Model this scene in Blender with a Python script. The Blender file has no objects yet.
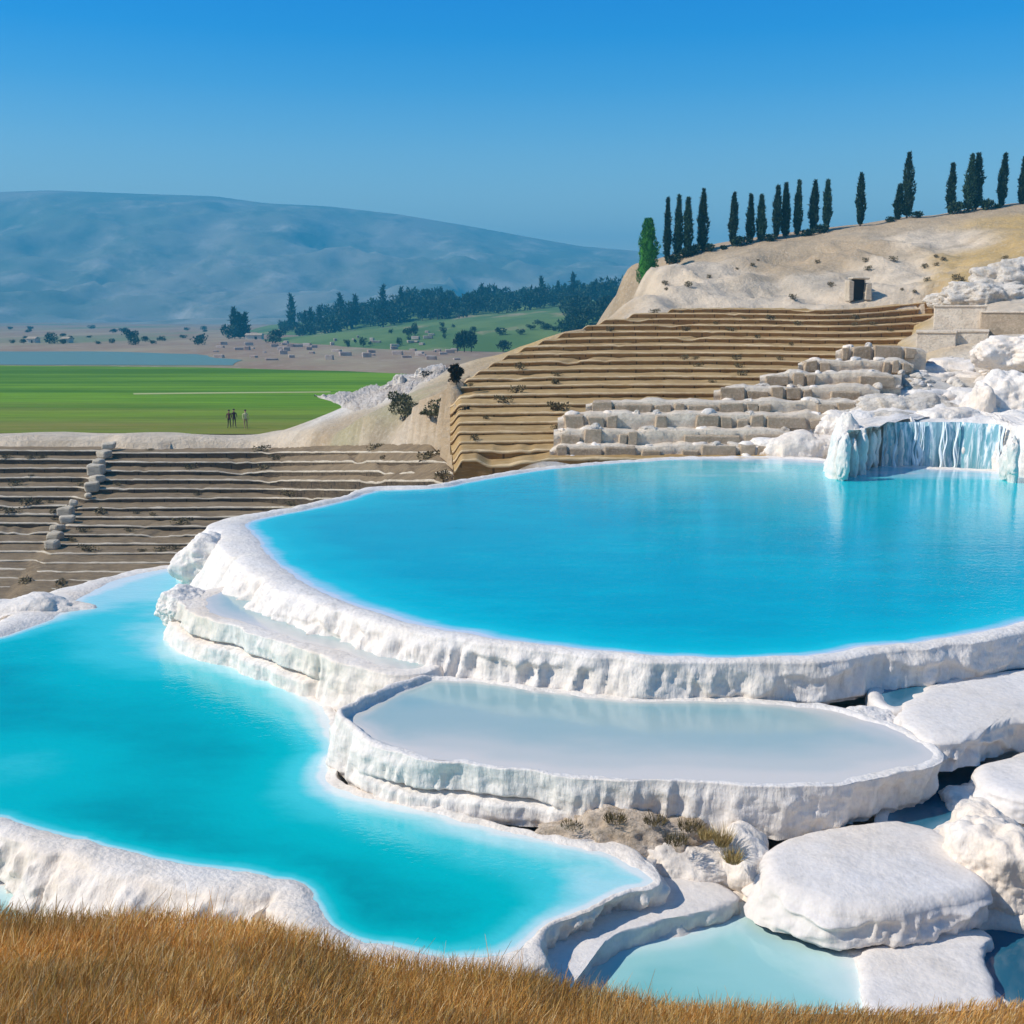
import bpy, math, random
import numpy as np
from mathutils import Vector, Matrix
from mathutils.geometry import delaunay_2d_cdt

random.seed(7)
R = np.random.RandomState(11)
C = bpy.context.scene.collection
H = 6.0                       # eye height above the big pool
F = 1098.0                    # focal length in pixels
TH = math.atan(197.0 / F)     # the camera looks slightly down
CT, ST = math.cos(TH), math.sin(TH)

# ---------------------------------------------------------------- survey helpers
def ray(px, py):
    u = (px - 512) / F
    v = (512 - py) / F
    return u, CT + v * ST, -ST + v * CT

def P(px, py, z):             # ground plan of a point lying on the level z
    x, y, dz = ray(px, py)
    t = (z - H) / dz
    return (x * t, y * t, z)

def Q(px, py, D):             # a point at the distance D
    x, y, dz = ray(px, py)
    t = D / y
    return (x * t, D, H + dz * t)

# ---------------------------------------------------------------- noise
_p = R.permutation(256)
PT = np.concatenate([_p, _p])
VT = R.uniform(-1, 1, 256)

def vn(x, y, z):
    x, y, z = np.broadcast_arrays(np.asarray(x, float), np.asarray(y, float), np.asarray(z, float))
    xi, yi, zi = np.floor(x).astype(int), np.floor(y).astype(int), np.floor(z).astype(int)
    fx, fy, fz = x - xi, y - yi, z - zi
    fx = fx * fx * fx * (fx * (fx * 6 - 15) + 10); fy = fy * fy * fy * (fy * (fy * 6 - 15) + 10); fz = fz * fz * fz * (fz * (fz * 6 - 15) + 10)
    out = 0
    for a in (0, 1):
        wx = fx if a else 1 - fx
        pa = PT[(xi + a) & 255]
        for b in (0, 1):
            wy = fy if b else 1 - fy
            pb = PT[pa + ((yi + b) & 255)]
            for c in (0, 1):
                wz = fz if c else 1 - fz
                out = out + VT[PT[pb + ((zi + c) & 255)]] * wx * wy * wz
    return out

def fbm(x, y, z, o=4, g=.5):
    s, a, f = 0, 1, 1
    for i in range(o):
        s = s + a * vn(x * f + i * 17.3, y * f + i * 9.1, z * f + i * 5.7)
        a *= g; f *= 2.03
    return s

def sst(a, b, x):
    t = np.clip((x - a) / (b - a), 0, 1)
    return t * t * (3 - 2 * t)

# ---------------------------------------------------------------- scene-object helpers
def mk(name, v, f, mat=None, parent=None, smooth=True, attrs=None):
    v = np.asarray(v, dtype=np.float32).reshape(-1, 3)
    me = bpy.data.meshes.new(name)
    if isinstance(f, np.ndarray):
        n, k = f.shape
        me.vertices.add(len(v)); me.vertices.foreach_set('co', v.ravel())
        me.loops.add(n * k); me.loops.foreach_set('vertex_index', f.astype(np.int32).ravel())
        me.polygons.add(n)
        me.polygons.foreach_set('loop_start', np.arange(0, n * k, k, dtype=np.int32))
        me.update(calc_edges=True)
        me.validate()
    else:
        me.from_pydata(v.tolist(), [], f)
        me.update()
    if smooth:
        me.polygons.foreach_set('use_smooth', np.ones(len(me.polygons), dtype=bool))
    if attrs:
        for an, (kind, data) in attrs.items():
            if kind == 'C':
                a = me.color_attributes.new(an, 'FLOAT_COLOR', 'POINT')
                d = np.ones((len(v), 4), np.float32); d[:, :3] = data
                a.data.foreach_set('color', d.ravel())
            else:
                a = me.attributes.new(an, 'FLOAT', 'POINT')
                a.data.foreach_set('value', np.asarray(data, np.float32))
    o = bpy.data.objects.new(name, me)
    C.objects.link(o)
    if mat: me.materials.append(mat)
    if parent: o.parent = parent
    return o

def tag(o, label=None, cat=None, group=None, kind=None):
    if label: o['label'] = label
    if cat: o['category'] = cat
    if group: o['group'] = group
    if kind: o['kind'] = kind
    return o

def empty(name, loc=(0, 0, 0), rz=0, **k):
    o = bpy.data.objects.new(name, None)
    C.objects.link(o)
    o.empty_display_size = .2
    o.location = loc; o.rotation_euler = (0, 0, rz)
    return tag(o, **k)

def dup(o, loc, rz=0, sc=(1, 1, 1), label=None, group=None, parent=None):
    c = o.copy(); C.objects.link(c)
    if parent: c.parent = parent
    else:
        c.location = loc; c.rotation_euler = (0, 0, rz); c.scale = sc
        if label: c['label'] = label
        if group: c['group'] = group
    for ch in o.children:
        d = ch.copy(); C.objects.link(d); d.parent = c
    return c

def gf(n, m, closed=False):   # quads of an n x m grid; closed wraps n
    i = np.arange(n if closed else n - 1)[:, None]; j = np.arange(m - 1)[None, :]
    i2 = (i + 1) % n
    return np.stack([i * m + j, i2 * m + j, i2 * m + j + 1, i * m + j + 1], -1).reshape(-1, 4)

def boxv(cx, cy, cz, sx, sy, sz, rz=0, jit=0):
    c, s = math.cos(rz), math.sin(rz)
    v = []
    for a in (-.5, .5):
        for b in (-.5, .5):
            for d in (-.5, .5):
                x, y, z = a * sx, b * sy, d * sz
                x += random.uniform(-jit, jit); z += random.uniform(-jit, jit)
                v.append((cx + x * c - y * s, cy + x * s + y * c, cz + z))
    return v
BF = [(0, 1, 3, 2), (4, 6, 7, 5), (0, 4, 5, 1), (2, 3, 7, 6), (0, 2, 6, 4), (1, 5, 7, 3)]

def bevel(o, w, seg=2):
    m = o.modifiers.new('bevel', 'BEVEL'); m.width = w; m.segments = seg; m.limit_method = 'ANGLE'
    return o

# ---------------------------------------------------------------- materials
def newmat(name):
    m = bpy.data.materials.new(name); m.use_nodes = True
    nt = m.node_tree; b = nt.nodes['Principled BSDF']
    return m, nt, b

def N(nt, t, **k):
    n = nt.nodes.new(t)
    for a, v in k.items():
        if a.startswith('i_'): n.inputs[a[2:].replace('_', ' ')].default_value = v
        else: setattr(n, a, v)
    return n

def coords(nt, sc=(1, 1, 1)):
    g = N(nt, 'ShaderNodeNewGeometry')
    mp = N(nt, 'ShaderNodeMapping'); mp.inputs['Scale'].default_value = sc
    nt.links.new(g.outputs['Position'], mp.inputs['Vector'])
    return mp.outputs[0]

def noise(nt, vec, scale, detail=6, rough=.55, lo=.35, hi=.65):
    n = N(nt, 'ShaderNodeTexNoise'); n.inputs['Scale'].default_value = scale
    n.inputs['Detail'].default_value = detail; n.inputs['Roughness'].default_value = rough
    nt.links.new(vec, n.inputs['Vector'])
    r = N(nt, 'ShaderNodeMapRange'); r.inputs[1].default_value = lo; r.inputs[2].default_value = hi
    nt.links.new(n.outputs[0], r.inputs[0])
    return r.outputs[0]

def mix(nt, fac, a, b, mode='MIX'):
    m = N(nt, 'ShaderNodeMix', data_type='RGBA', blend_type=mode)
    for s, v in ((0, fac), (6, a), (7, b)):
        if hasattr(v, 'is_linked') or hasattr(v, 'links'): nt.links.new(v, m.inputs[s])
        elif s == 0: m.inputs[0].default_value = v
        else: m.inputs[s].default_value = (*v, 1)
    return m.outputs[2]

def mul(nt, a, b, op='MULTIPLY'):
    m = N(nt, 'ShaderNodeMath', operation=op)
    for i, v in enumerate((a, b)):
        if hasattr(v, 'links'): nt.links.new(v, m.inputs[i])
        else: m.inputs[i].default_value = v
    return m.outputs[0]

def bump(nt, b, h, strength=.5, dist=.05):
    n = N(nt, 'ShaderNodeBump'); n.inputs['Strength'].default_value = strength; n.inputs['Distance'].default_value = dist
    nt.links.new(h, n.inputs['Height']); nt.links.new(n.outputs[0], b.inputs['Normal'])

def travertine(name, base=(.83, .768, .70), cream=(.80, .69, .55), stain=(.36, .33, .29), st=.5, cr=.45, sc=1., bs=.5):
    m, nt, b = newmat(name)
    v = coords(nt); vs = coords(nt, (1, 1, .22))
    c = mix(nt, mul(nt, noise(nt, v, .55 * sc, 5, .6, .42, .68), cr), base, cream)
    c = mix(nt, mul(nt, noise(nt, vs, 4.2 * sc, 8, .7, .52, .70), st), c, stain)
    c = mix(nt, mul(nt, noise(nt, v, 14 * sc, 6, .7, .45, .7), .35), c, (.52, .48, .44))
    c = mix(nt, mul(nt, noise(nt, v, 1.7 * sc, 8, .7, .5, .7), .3), c, (.56, .52, .48))
    nt.links.new(c, b.inputs['Base Color']); b.inputs['Roughness'].default_value = .75
    h = mix(nt, .5, noise(nt, v, 5 * sc, 7, .6, .2, .8), noise(nt, coords(nt, (1, 1, .25)), 13 * sc, 5, .55, .2, .8))
    bump(nt, b, h, bs, .07 / sc)
    return m

def rockmat(name, a, bcol, c2, sc=1., bd=.08, joints=None, scale=(1, 1, 1)):
    m, nt, b = newmat(name)
    v = coords(nt, scale)
    c = mix(nt, noise(nt, v, .5 * sc, 7, .65, .38, .64), a, bcol)
    c = mix(nt, mul(nt, noise(nt, v, 3.1 * sc, 6, .7, .48, .68), .7), c, c2)
    if joints:
        g = N(nt, 'ShaderNodeNewGeometry'); sx = N(nt, 'ShaderNodeSeparateXYZ'); nt.links.new(g.outputs['Position'], sx.inputs[0])
        zz = mul(nt, mul(nt, sx.outputs['Z'], 2.6), 1., 'SNAP')
        ph = mul(nt, mul(nt, zz, 3.77), mul(nt, sx.outputs['X'], joints), 'ADD')
        jn = mul(nt, mul(nt, ph, 1., 'MODULO'), .5, 'ADD'); fr = mul(nt, ph, 0, 'FRACT')
        gap = mul(nt, fr, .055, 'LESS_THAN')
        c = mix(nt, mul(nt, gap, .75), c, tuple(q * .3 for q in bcol))
    nt.links.new(c, b.inputs['Base Color']); b.inputs['Roughness'].default_value = .9
    bump(nt, b, noise(nt, v, 4 * sc, 9, .7, .2, .8), .8, bd)
    return m

def attrmat(name, attr='Col', sc=1., var=.35, bd=.1, rough=.95, dark=(.25, .2, .14), scale=(1, 1, 1)):
    m, nt, b = newmat(name)
    a = N(nt, 'ShaderNodeAttribute', attribute_name=attr)
    v = coords(nt, scale)
    c = mix(nt, mul(nt, noise(nt, v, .6 * sc, 8, .7, .42, .7), var), a.outputs['Color'], dark)
    c = mix(nt, mul(nt, noise(nt, v, 4 * sc, 6, .7, .5, .7), var * .8), c, (.7, .62, .5))
    nt.links.new(c, b.inputs['Base Color']); b.inputs['Roughness'].default_value = rough
    bump(nt, b, noise(nt, v, 2.2 * sc, 10, .7, .2, .8), .8, bd)
    return m

def watermat(name, stops, wave=.02, rough=.04, wsc=2.2):
    m, nt, b = newmat(name)
    a = N(nt, 'ShaderNodeAttribute', attribute_name='depth')
    r = N(nt, 'ShaderNodeValToRGB'); r.color_ramp.interpolation = 'EASE'
    e = r.color_ramp.elements
    e[0].position = stops[0][0]; e[0].color = (*stops[0][1], 1)
    e[1].position = stops[-1][0]; e[1].color = (*stops[-1][1], 1)
    for p, c in stops[1:-1]:
        x = e.new(p); x.color = (*c, 1)
    vv = coords(nt, (1, 2.2, 1))
    d = mul(nt, a.outputs['Fac'], mul(nt, mul(nt, noise(nt, vv, .35, 5, .6, .3, .7), .22), -1), 'ADD') if False else \
        mul(nt, a.outputs['Fac'], mul(nt, noise(nt, vv, .35, 6, .65, .3, .75), -.17), 'ADD')
    nt.links.new(d, r.inputs[0])
    nt.links.new(r.outputs[0], b.inputs['Base Color'])
    b.inputs['Roughness'].default_value = rough; b.inputs['IOR'].default_value = 1.33
    v = coords(nt, (1, 1.6, 1))
    h = mix(nt, .35, noise(nt, v, wsc, 3, .5, 0, 1), noise(nt, v, wsc * 4, 3, .5, 0, 1))
    bump(nt, b, h, .35, wave)
    return m

M = {}
M['trav'] = travertine('travertine')
M['trav_warm'] = travertine('travertine_warm', (.83, .76, .68), (.80, .65, .49), st=.5, cr=.7)
M['trav_grey'] = travertine('travertine_grey', (.70, .68, .66), (.62, .56, .48), (.30, .28, .26), .6, .5)
M['trav_plate'] = travertine('travertine_plate', (.76, .71, .665), (.74, .63, .50), st=.3, cr=.6, sc=.8, bs=.25)
M['rough_lime'] = rockmat('rough_limestone', (.79, .72, .63), (.60, .53, .44), (.34, .29, .23), 2.2, .1)
M['brown_crust'] = rockmat('brown_crust', (.72, .60, .48), (.54, .41, .28), (.20, .14, .08), 4, .06)
M['w_big'] = watermat('big_pool_water', [(0, (.62, .68, .74)), (.1, (.30, .64, .74)), (.28, (.01, .55, .62)), (.55, (.0, .46, .54)), (.78, (.0, .36, .46)), (1, (.0, .13, .18))], .03)
M['w_left'] = watermat('left_pool_water', [(0, (.70, .76, .74)), (.12, (.38, .70, .72)), (.33, (.05, .57, .60)), (.6, (.0, .46, .47)), (1, (.0, .28, .31))], .03)
M['w_thin'] = watermat('thin_water', [(0, (.68, .63, .57)), (.2, (.56, .57, .53)), (.55, (.36, .48, .47)), (1, (.20, .41, .44))], .004, .12)
M['w_green'] = watermat('green_pool_water', [(0, (.68, .74, .72)), (.3, (.50, .68, .66)), (.65, (.30, .58, .56)), (1, (.14, .45, .44))], .006, .08)
M['w_dark'] = watermat('shade_toned_water', [(0, (.08, .20, .28)), (.3, (.02, .12, .19)), (1, (.01, .08, .14))], .006, .06)  # shade over these pools is put into the dark water colour
M['steps_gold'] = rockmat('ochre_stone', (.46, .27, .085), (.33, .18, .05), (.56, .38, .17), .9, .12, joints=.55, scale=(.35, 1, 2.2))
M['steps_grey'] = rockmat('weathered_stone', (.20, .135, .07), (.10, .068, .035), (.30, .22, .13), 1.1, .12, joints=.6, scale=(.35, 1, 2.2))
M['nosing'] = rockmat('pale_edge_stone', (.64, .55, .42), (.50, .42, .31), (.32, .26, .18), 1.5, .05, scale=(.4, 1, 1))  # lighter stone for bench edges, stair blocks and the tomb front
M['nosing_gold'] = rockmat('ochre_highlight_edge', (.74, .56, .33), (.60, .43, .22), (.42, .28, .12), 1.5, .05, scale=(.4, 1, 1))  # highlight along the step edges, put into this lighter colour
M['tread_gold'] = rockmat('ochre_tread', (.47, .30, .11), (.35, .205, .065), (.58, .42, .21), 1.2, .08, scale=(.4, 1, 1))
M['tread_grey'] = rockmat('grey_brown_tread', (.24, .165, .085), (.15, .10, .05), (.34, .25, .14), 1.2, .08, scale=(.4, 1, 1))
M['block'] = rockmat('grey_block_stone', (.50, .385, .265), (.33, .25, .165), (.66, .54, .40), 2.4, .06)
M['mortar'] = rockmat('lime_mortar', (.80, .69, .55), (.66, .55, .42), (.44, .36, .27), 2, .06)
M['bark'] = rockmat('bark', (.10, .075, .05), (.06, .045, .03), (.14, .11, .08), 6, .03)

def leafmat(name, a, b_, c_):
    m, nt, b = newmat(name)
    g = N(nt, 'ShaderNodeNewGeometry')
    r = N(nt, 'ShaderNodeValToRGB')
    e = r.color_ramp.elements; e[0].color = (*a, 1); e[1].color = (*c_, 1)
    x = e.new(.5); x.color = (*b_, 1)
    nt.links.new(g.outputs['Random Per Island'], r.inputs[0]); nt.links.new(r.outputs[0], b.inputs['Base Color'])
    b.inputs['Roughness'].default_value = .7; b.inputs['Specular IOR Level'].default_value = .25
    return m
M['cypress'] = leafmat('cypress_leaf', (.010, .022, .014), (.018, .042, .022), (.035, .065, .03))
M['cypress_g'] = leafmat('cypress_green_leaf', (.018, .045, .028), (.03, .07, .04), (.05, .10, .05))
M['bright'] = leafmat('bright_leaf', (.02, .11, .008), (.03, .16, .012), (.05, .22, .02))
M['olive'] = leafmat('olive_leaf', (.07, .07, .03), (.12, .12, .05), (.17, .16, .08))
M['darkleaf'] = leafmat('dark_leaf', (.018, .016, .008), (.03, .026, .012), (.05, .04, .02))
M['tuft'] = leafmat('dry_tuft', (.28, .19, .06), (.42, .30, .11), (.56, .45, .22))
M['moss'] = leafmat('brown_moss', (.07, .05, .02), (.13, .10, .04), (.25, .19, .09))

# ---------------------------------------------------------------- thin plate terrain
def tps(pts, lam=.02):
    p = np.asarray(pts, float); n = len(p)
    d2 = ((p[:, None, :2] - p[None, :, :2]) ** 2).sum(-1) / 1e4
    K = d2 * np.log(d2 + 1e-9) * .5
    A = np.zeros((n + 3, n + 3)); A[:n, :n] = K + lam * 1e-3 * np.eye(n)
    A[:n, n] = 1; A[:n, n + 1:] = p[:, :2] / 100; A[n, :n] = 1; A[n + 1:, :n] = p[:, :2].T / 100
    w = np.linalg.solve(A, np.concatenate([p[:, 2], [0, 0, 0]]))
    def f(x, y):
        x = np.asarray(x, float); sh = x.shape; q = np.stack([x.ravel(), np.asarray(y, float).ravel()], 1)
        out = np.zeros(len(q))
        for i in range(0, len(q), 20000):
            s = q[i:i + 20000]
            dd = ((s[:, None] - p[None, :, :2]) ** 2).sum(-1) / 1e4
            out[i:i + 20000] = (dd * np.log(dd + 1e-9) * .5) @ w[:n] + w[n] + (s / 100) @ w[n + 1:]
        return out.reshape(sh)
    return f

def gold_plane_pt(px, py):    # the long terraced slope above the pool
    x, y, dz = ray(px, py); s = -dz / y
    D = min((6 + 4.88) / max(s + .105, .02), 108.5 + (px - 700) * .004)
    return Q(px, py, D)

def theatre_D(px, py):
    l = 94 - (py - 442) * .214
    r = 62 - min(py - 448, 34) * .27 - max(0, py - 482) * .05
    w = float(sst(250, 480, px))
    return l * (1 - w) + r * w

cream = (.72, .585, .43); tan = (.47, .345, .21); gold = (.56, .37, .13); white = (.74, .69, .62); brown = (.34, .25, .15); dkgreen = (.05, .09, .02)
A = []   # x, y, z, colour
def an(px, py, D, c, dz=0):
    q = Q(px, py, D); A.append((q[0], q[1], q[2] + dz, c))
def aw(x, y, z, c): A.append((x, y, z, c))
# ridge crest
for px, py in ((625, 274), (650, 263), (700, 250), (760, 240), (850, 226), (900, 219), (960, 211), (1024, 204), (1200, 188), (1500, 170)):
    an(px, py, 145, tan)
    q = Q(px, py, 145); k = 165 / 145.
    aw(q[0] * k, 165, q[2] - .6, tan); aw(q[0] * 1.45, 210, q[2] - 6, tan)
# cliff foot and middle
for px, py, D, c in ((625, 318, 110, cream), (700, 313, 111, cream), (800, 308, 111, cream), (870, 300, 110, cream), (950, 284, 109, gold), (1024, 270, 108, gold), (1250, 250, 108, gold),
                     (632, 297, 117, cream), (700, 288, 118, cream), (800, 287, 118, (.58, .48, .36)), (900, 272, 118, cream), (980, 255, 118, gold), (1060, 235, 118, gold),
                     (640, 278, 130, cream), (700, 267, 130, cream), (780, 260, 130, tan), (860, 248, 130, tan), (930, 238, 130, cream), (1024, 226, 130, gold), (1200, 205, 130, gold)):
    an(px, py, D, c)
# left flank of the hill falling to the plain
for px, D, z, c in ((613, 112, 5.0, tan), (614, 120, 3.2, tan), (614, 130, 2.0, tan), (612, 142, 1.0, brown), (600, 150, 0, brown), (600, 180, -4, brown), (560, 120, 2.2, tan), (560, 135, -1, brown), (560, 160, -5.2, brown), (500, 115, -.5, tan), (500, 130, -4, brown), (500, 150, -6, brown),
                    (440, 112, -3.5, tan), (440, 130, -5.6, brown), (380, 112, -5.2, tan), (380, 140, -6, brown), (300, 125, -6, brown), (200, 125, -6, brown), (0, 125, -6, brown), (-300, 125, -6, brown), (-800, 125, -6, brown), (-300, 200, -7, brown), (100, 200, -7, brown), (400, 200, -7, brown), (600, 215, -7, brown),
                    (800, 215, 4, tan)):
    q = Q(px, 300, D); aw(q[0], D, z, c)
# under the terraces
for py in (325, 345, 368, 392, 415, 440):
    for px in (470, 560, 700, 850):
        if py < 345 and px < 560: continue
        if py < 370 and px < 500: continue
        q = gold_plane_pt(px, py); aw(q[0], q[1], q[2] - .75, gold)
for y_, x_ in ((320, 640), (330, 600), (340, 565), (350, 535), (360, 510), (370, 490), (380, 466), (392, 452), (405, 446), (420, 446), (430, 446)):
    q = gold_plane_pt(x_ - 4, y_); aw(q[0], q[1], q[2] + .10, tan)
    if y_ < 400: q = gold_plane_pt(x_ - 34, y_); aw(q[0], q[1], q[2] - 1.3, tan)
# path, landing and white outcrop between field and terraces
for px, py, D, c in ((470, 448, 54, white), (500, 447, 52, cream), (450, 436, 58, cream), (510, 462, 46, white), (540, 466, 44.5, white), (425, 441, 62, cream), (395, 431, 68, cream), (380, 441, 70, cream), (420, 400, 78, (.40, .35, .19)), (430, 385, 84, (.42, .36, .20)),
                     (395, 385, 98, white), (350, 440, 78, cream), (300, 438, 90, cream), (380, 410, 84, (.44, .38, .22)), (350, 425, 88, tan)):
    an(px, py, D, c)
for px in (-900, -500, -200, 0, 100, 200, 260):
    for D, z in ((94, -4.68), (99, -4.72), (106, -5.0)):
        q = Q(px, 440, D); aw(q[0], D, z, cream)
# theatre hollow
for py in (455, 490, 530, 570, 610):
    for px in (-500, -100, 60, 220, 360):
        D = theatre_D(px, py); q = Q(px, py, D); aw(q[0], q[1], q[2] - 1.0, brown)
for px, D, z in ((-400, 46, -10.5), (0, 46, -10), (200, 44, -9), (350, 46, -6), (430, 46, -4), (470, 44, -2.4), (0, 36, -5), (200, 36, -5), (320, 38, -4), (420, 40, -3.0), (-400, 36, -6)):
    q = Q(px, 500, D); aw(q[0], D, z, tan)
# right of the pool: rubble slope
for px, py, D, c in ((700, 462, 47.2, white), (600, 464, 46.6, white), (820, 462, 47, white), (830, 440, 50, white), (900, 412, 53, white), (980, 400, 54, white), (1024, 385, 54, white), (1150, 380, 54, white),
                     (860, 400, 56, white), (930, 372, 60, white), (1024, 352, 62, cream), (860, 372, 62, cream), (920, 345, 68, cream), (1000, 325, 71, white), (960, 308, 78, cream), (1024, 285, 84, white), (1000, 285, 92, cream), (1200, 330, 64, cream), (1200, 280, 84, gold),
                     (900, 330, 78, gold), (900, 310, 95, gold)):
    an(px, py, D, c, -.15)
for x, D, z in ((-40, 28, -3.2), (-30, 20, -2.4), (-30, 10, -2.4), (-15, 28, -2.6), (-15, 20, -2.4), (-15, 10, -2.6), (0, 32, -2.6), (0, 24, -2.4), (0, 16, -2.3), (0, 8, -2.6), (10, 38, -2), (10, 28, -2.2), (10, 18, -2.2), (10, 8, -2.6),
                (22, 38, -1.6), (22, 28, -1.6), (22, 18, -2.0), (22, 8, -2.4), (34, 38, 1), (34, 28, .6), (34, 16, -.4), (50, 40, 5), (50, 20, 3), (90, 40, 12), (90, 15, 9), (90, 90, 20), (170, 60, 26), (170, 120, 30), (-90, 30, -8), (-90, 60, -10), (-90, 5, -3), (8, -5, -2), (60, -5, 3), (-60, -5, -2)):
    aw(x, D, z, white)
AP = np.array([a[:3] for a in A]); AC = np.array([a[3] for a in A])
terr = tps(AP)

def terrain(x, y):
    return terr(x, y)

def anchor_cols(x, y):
    wx = x + 3 * fbm(x * .12, y * .12, 3.1, 3); wy = y + 3 * fbm(x * .12, y * .12, 8.7, 3)
    out = np.zeros((len(x), 3))
    for i in range(0, len(x), 20000):
        d = ((wx[i:i + 20000, None] - AP[None, :, 0]) ** 2 + (wy[i:i + 20000, None] - AP[None, :, 1]) ** 2 + 1.) ** -2
        out[i:i + 20000] = (d @ AC) / d.sum(1)[:, None]
    return out

yk = [457, 448, 439, 429.5, 420, 411, 402, 393.5, 385, 377, 369, 361, 353.5, 346, 339, 332.5, 326, 320, 314.5, 309.5, 305]
rows = []
for i, y in enumerate(yk):
    pl = np.interp(y, [306, 312, 319, 327, 335, 344, 354, 364, 375, 386, 430, 440, 460], [700, 640, 600, 575, 545, 520, 497, 478, 460, 450, 450, 452, 454])
    pr = np.interp(y, [306, 320, 340, 360, 380, 400, 457], [925, 955, 945, 900, 860, 840, 800])
    pxs = np.linspace(pl, pr, 190)
    r = []
    for p_ in pxs:
        bend = 3.2 * math.sin((p_ - 450) / 450 * math.pi) * (1 if y < 400 else .4) - 2
        rise = -17 * float(sst(815, 1000, p_)) * float(np.interp(y, [305, 345], [1, .15])) if y < 350 else 0
        fall = 5 * (1 - float(sst(pl, pl + 45, p_))) * 0
        r.append(gold_plane_pt(p_, y - bend + rise + fall))
    r = np.array(r)
    rows.append(r)
gold_rows = rows
yk = list(np.linspace(626, 443, 21))
rows = []
for i, y in enumerate(yk):
    pr = np.interp(y, [443, 452, 465, 478, 492, 512, 530, 560, 626], [440, 446, 460, 466, 425, 345, 275, 235, 225])
    pxs = np.concatenate([np.linspace(-330, -10, 30), np.linspace(0, pr, 200)])
    r = []
    for p_ in pxs:
        yy = y
        jog = float(sst(0, 1, (112 - (y - 443) * .62 - p_ + 8) / 16.)) if p_ < 140 else 0
        yy = y - 2.2 * jog                      # the bench line steps at the stair
        yy += 6 * float(sst(430, 490, p_)) + .5 * math.sin(p_ * .013 + i)
        r.append(Q(p_, yy, theatre_D(p_, yy) + 1.2 * jog))
    rows.append(np.array(r))
th_rows = rows

def carve(Z, rows, drop, below, inset):
    s_ = X / np.maximum(Y, 1)
    prev = None
    for r in rows:
        t = r[:, 0] / r[:, 1]
        D = np.interp(s_, t, r[:, 1]); z = np.interp(s_, t, r[:, 2]); ok = (s_ >= t[0] + inset) & (s_ <= t[-1] - inset * .5)
        if True:
            m_ = ok & ~(prev[2] if prev is not None else np.zeros_like(ok)) & (Y < D + .3) & (Y > D - below); Z = np.where(m_, np.minimum(Z, z - 1.2 - (D - Y) * .12), Z)
        if prev is not None:
            D0, z0, ok0 = prev
            m_ = ok & ok0 & (Y > D0 - .7) & (Y < D + .2); Z = np.where(m_, np.minimum(Z, z0 - drop), Z)
        prev = (D, z, ok)
    return np.where(ok & (Y > D - .7) & (Y < D + 1.3), np.minimum(Z, z - .02), Z)

xs = np.concatenate([np.arange(-150, -40, 2.), np.arange(-40, 75, .55), np.arange(75, 215, 2.)])
ys = np.concatenate([np.arange(4, 40, 1.2), np.arange(40, 150, .6), np.arange(150, 231, 2)])
X, Y = np.meshgrid(xs, ys, indexing='ij')
Z = terrain(X, Y)
rough_amp = .16 + .55 * sst(108, 114, Y) * (1 - sst(128, 142, Y)) * sst(10, 16, X) * (1 - .6 * sst(40, 60, X))
rough_amp = rough_amp * (1 - .85 * (sst(88, 92, Y) * (1 - sst(104, 112, Y)) * (1 - sst(-15, -5, X))))
n = fbm(X * .22, Y * .22, 1.7, 5, .55)
gull = np.abs(vn(X * .35 + Y * .1, Y * .12, 4.2)) * sst(109, 114, Y) * (1 - sst(126, 138, Y)) * sst(8, 16, X)
Z = Z + n * rough_amp - .9 * gull * (1 - .8 * sst(40, 60, X))
Z = carve(Z, gold_rows, .6, 1.5, .006); Z = carve(Z, th_rows, .9, 16, -.004)
edge = sst(215, 231, Y); Z = Z - edge * 8
x1, y1 = X.ravel(), Y.ravel()
col = anchor_cols(x1, y1)
# eroded paler and darker seams running across the upper slope
seam = sst(.35, .8, vn(x1 * .05 + y1 * .02, (y1 - .30 * x1) * .42, 2.2)) * sst(112, 122, y1)
col = col * (1 - .45 * seam[:, None]) + np.array(brown) * .45 * seam[:, None]
hill = mk('hillside', np.stack([x1, y1, Z.ravel()], 1), gf(len(xs), len(ys)), attrmat('hill_soil', sc=.8, var=.5, bd=.25), attrs={'Col': ('C', col)})
hill['kind'] = 'structure'

def ground_z(x, y):
    i = np.clip(np.searchsorted(xs, x) - 1, 0, len(xs) - 2); j = np.clip(np.searchsorted(ys, y) - 1, 0, len(ys) - 2)
    a = (x - xs[i]) / (xs[i + 1] - xs[i]); b = (y - ys[j]) / (ys[j + 1] - ys[j])
    return float(Z[i, j] * (1 - a) * (1 - b) + Z[i + 1, j] * a * (1 - b) + Z[i, j + 1] * (1 - a) * b + Z[i + 1, j + 1] * a * b)

def hit(px, py, lo=40, hi=215):   # where the sight line meets the hillside
    prev = None
    for D in np.arange(lo, hi, .5):
        q = Q(px, py, D)
        if q[2] <= ground_z(q[0], q[1]): return (q[0], q[1], ground_z(q[0], q[1]))
    return None

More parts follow.
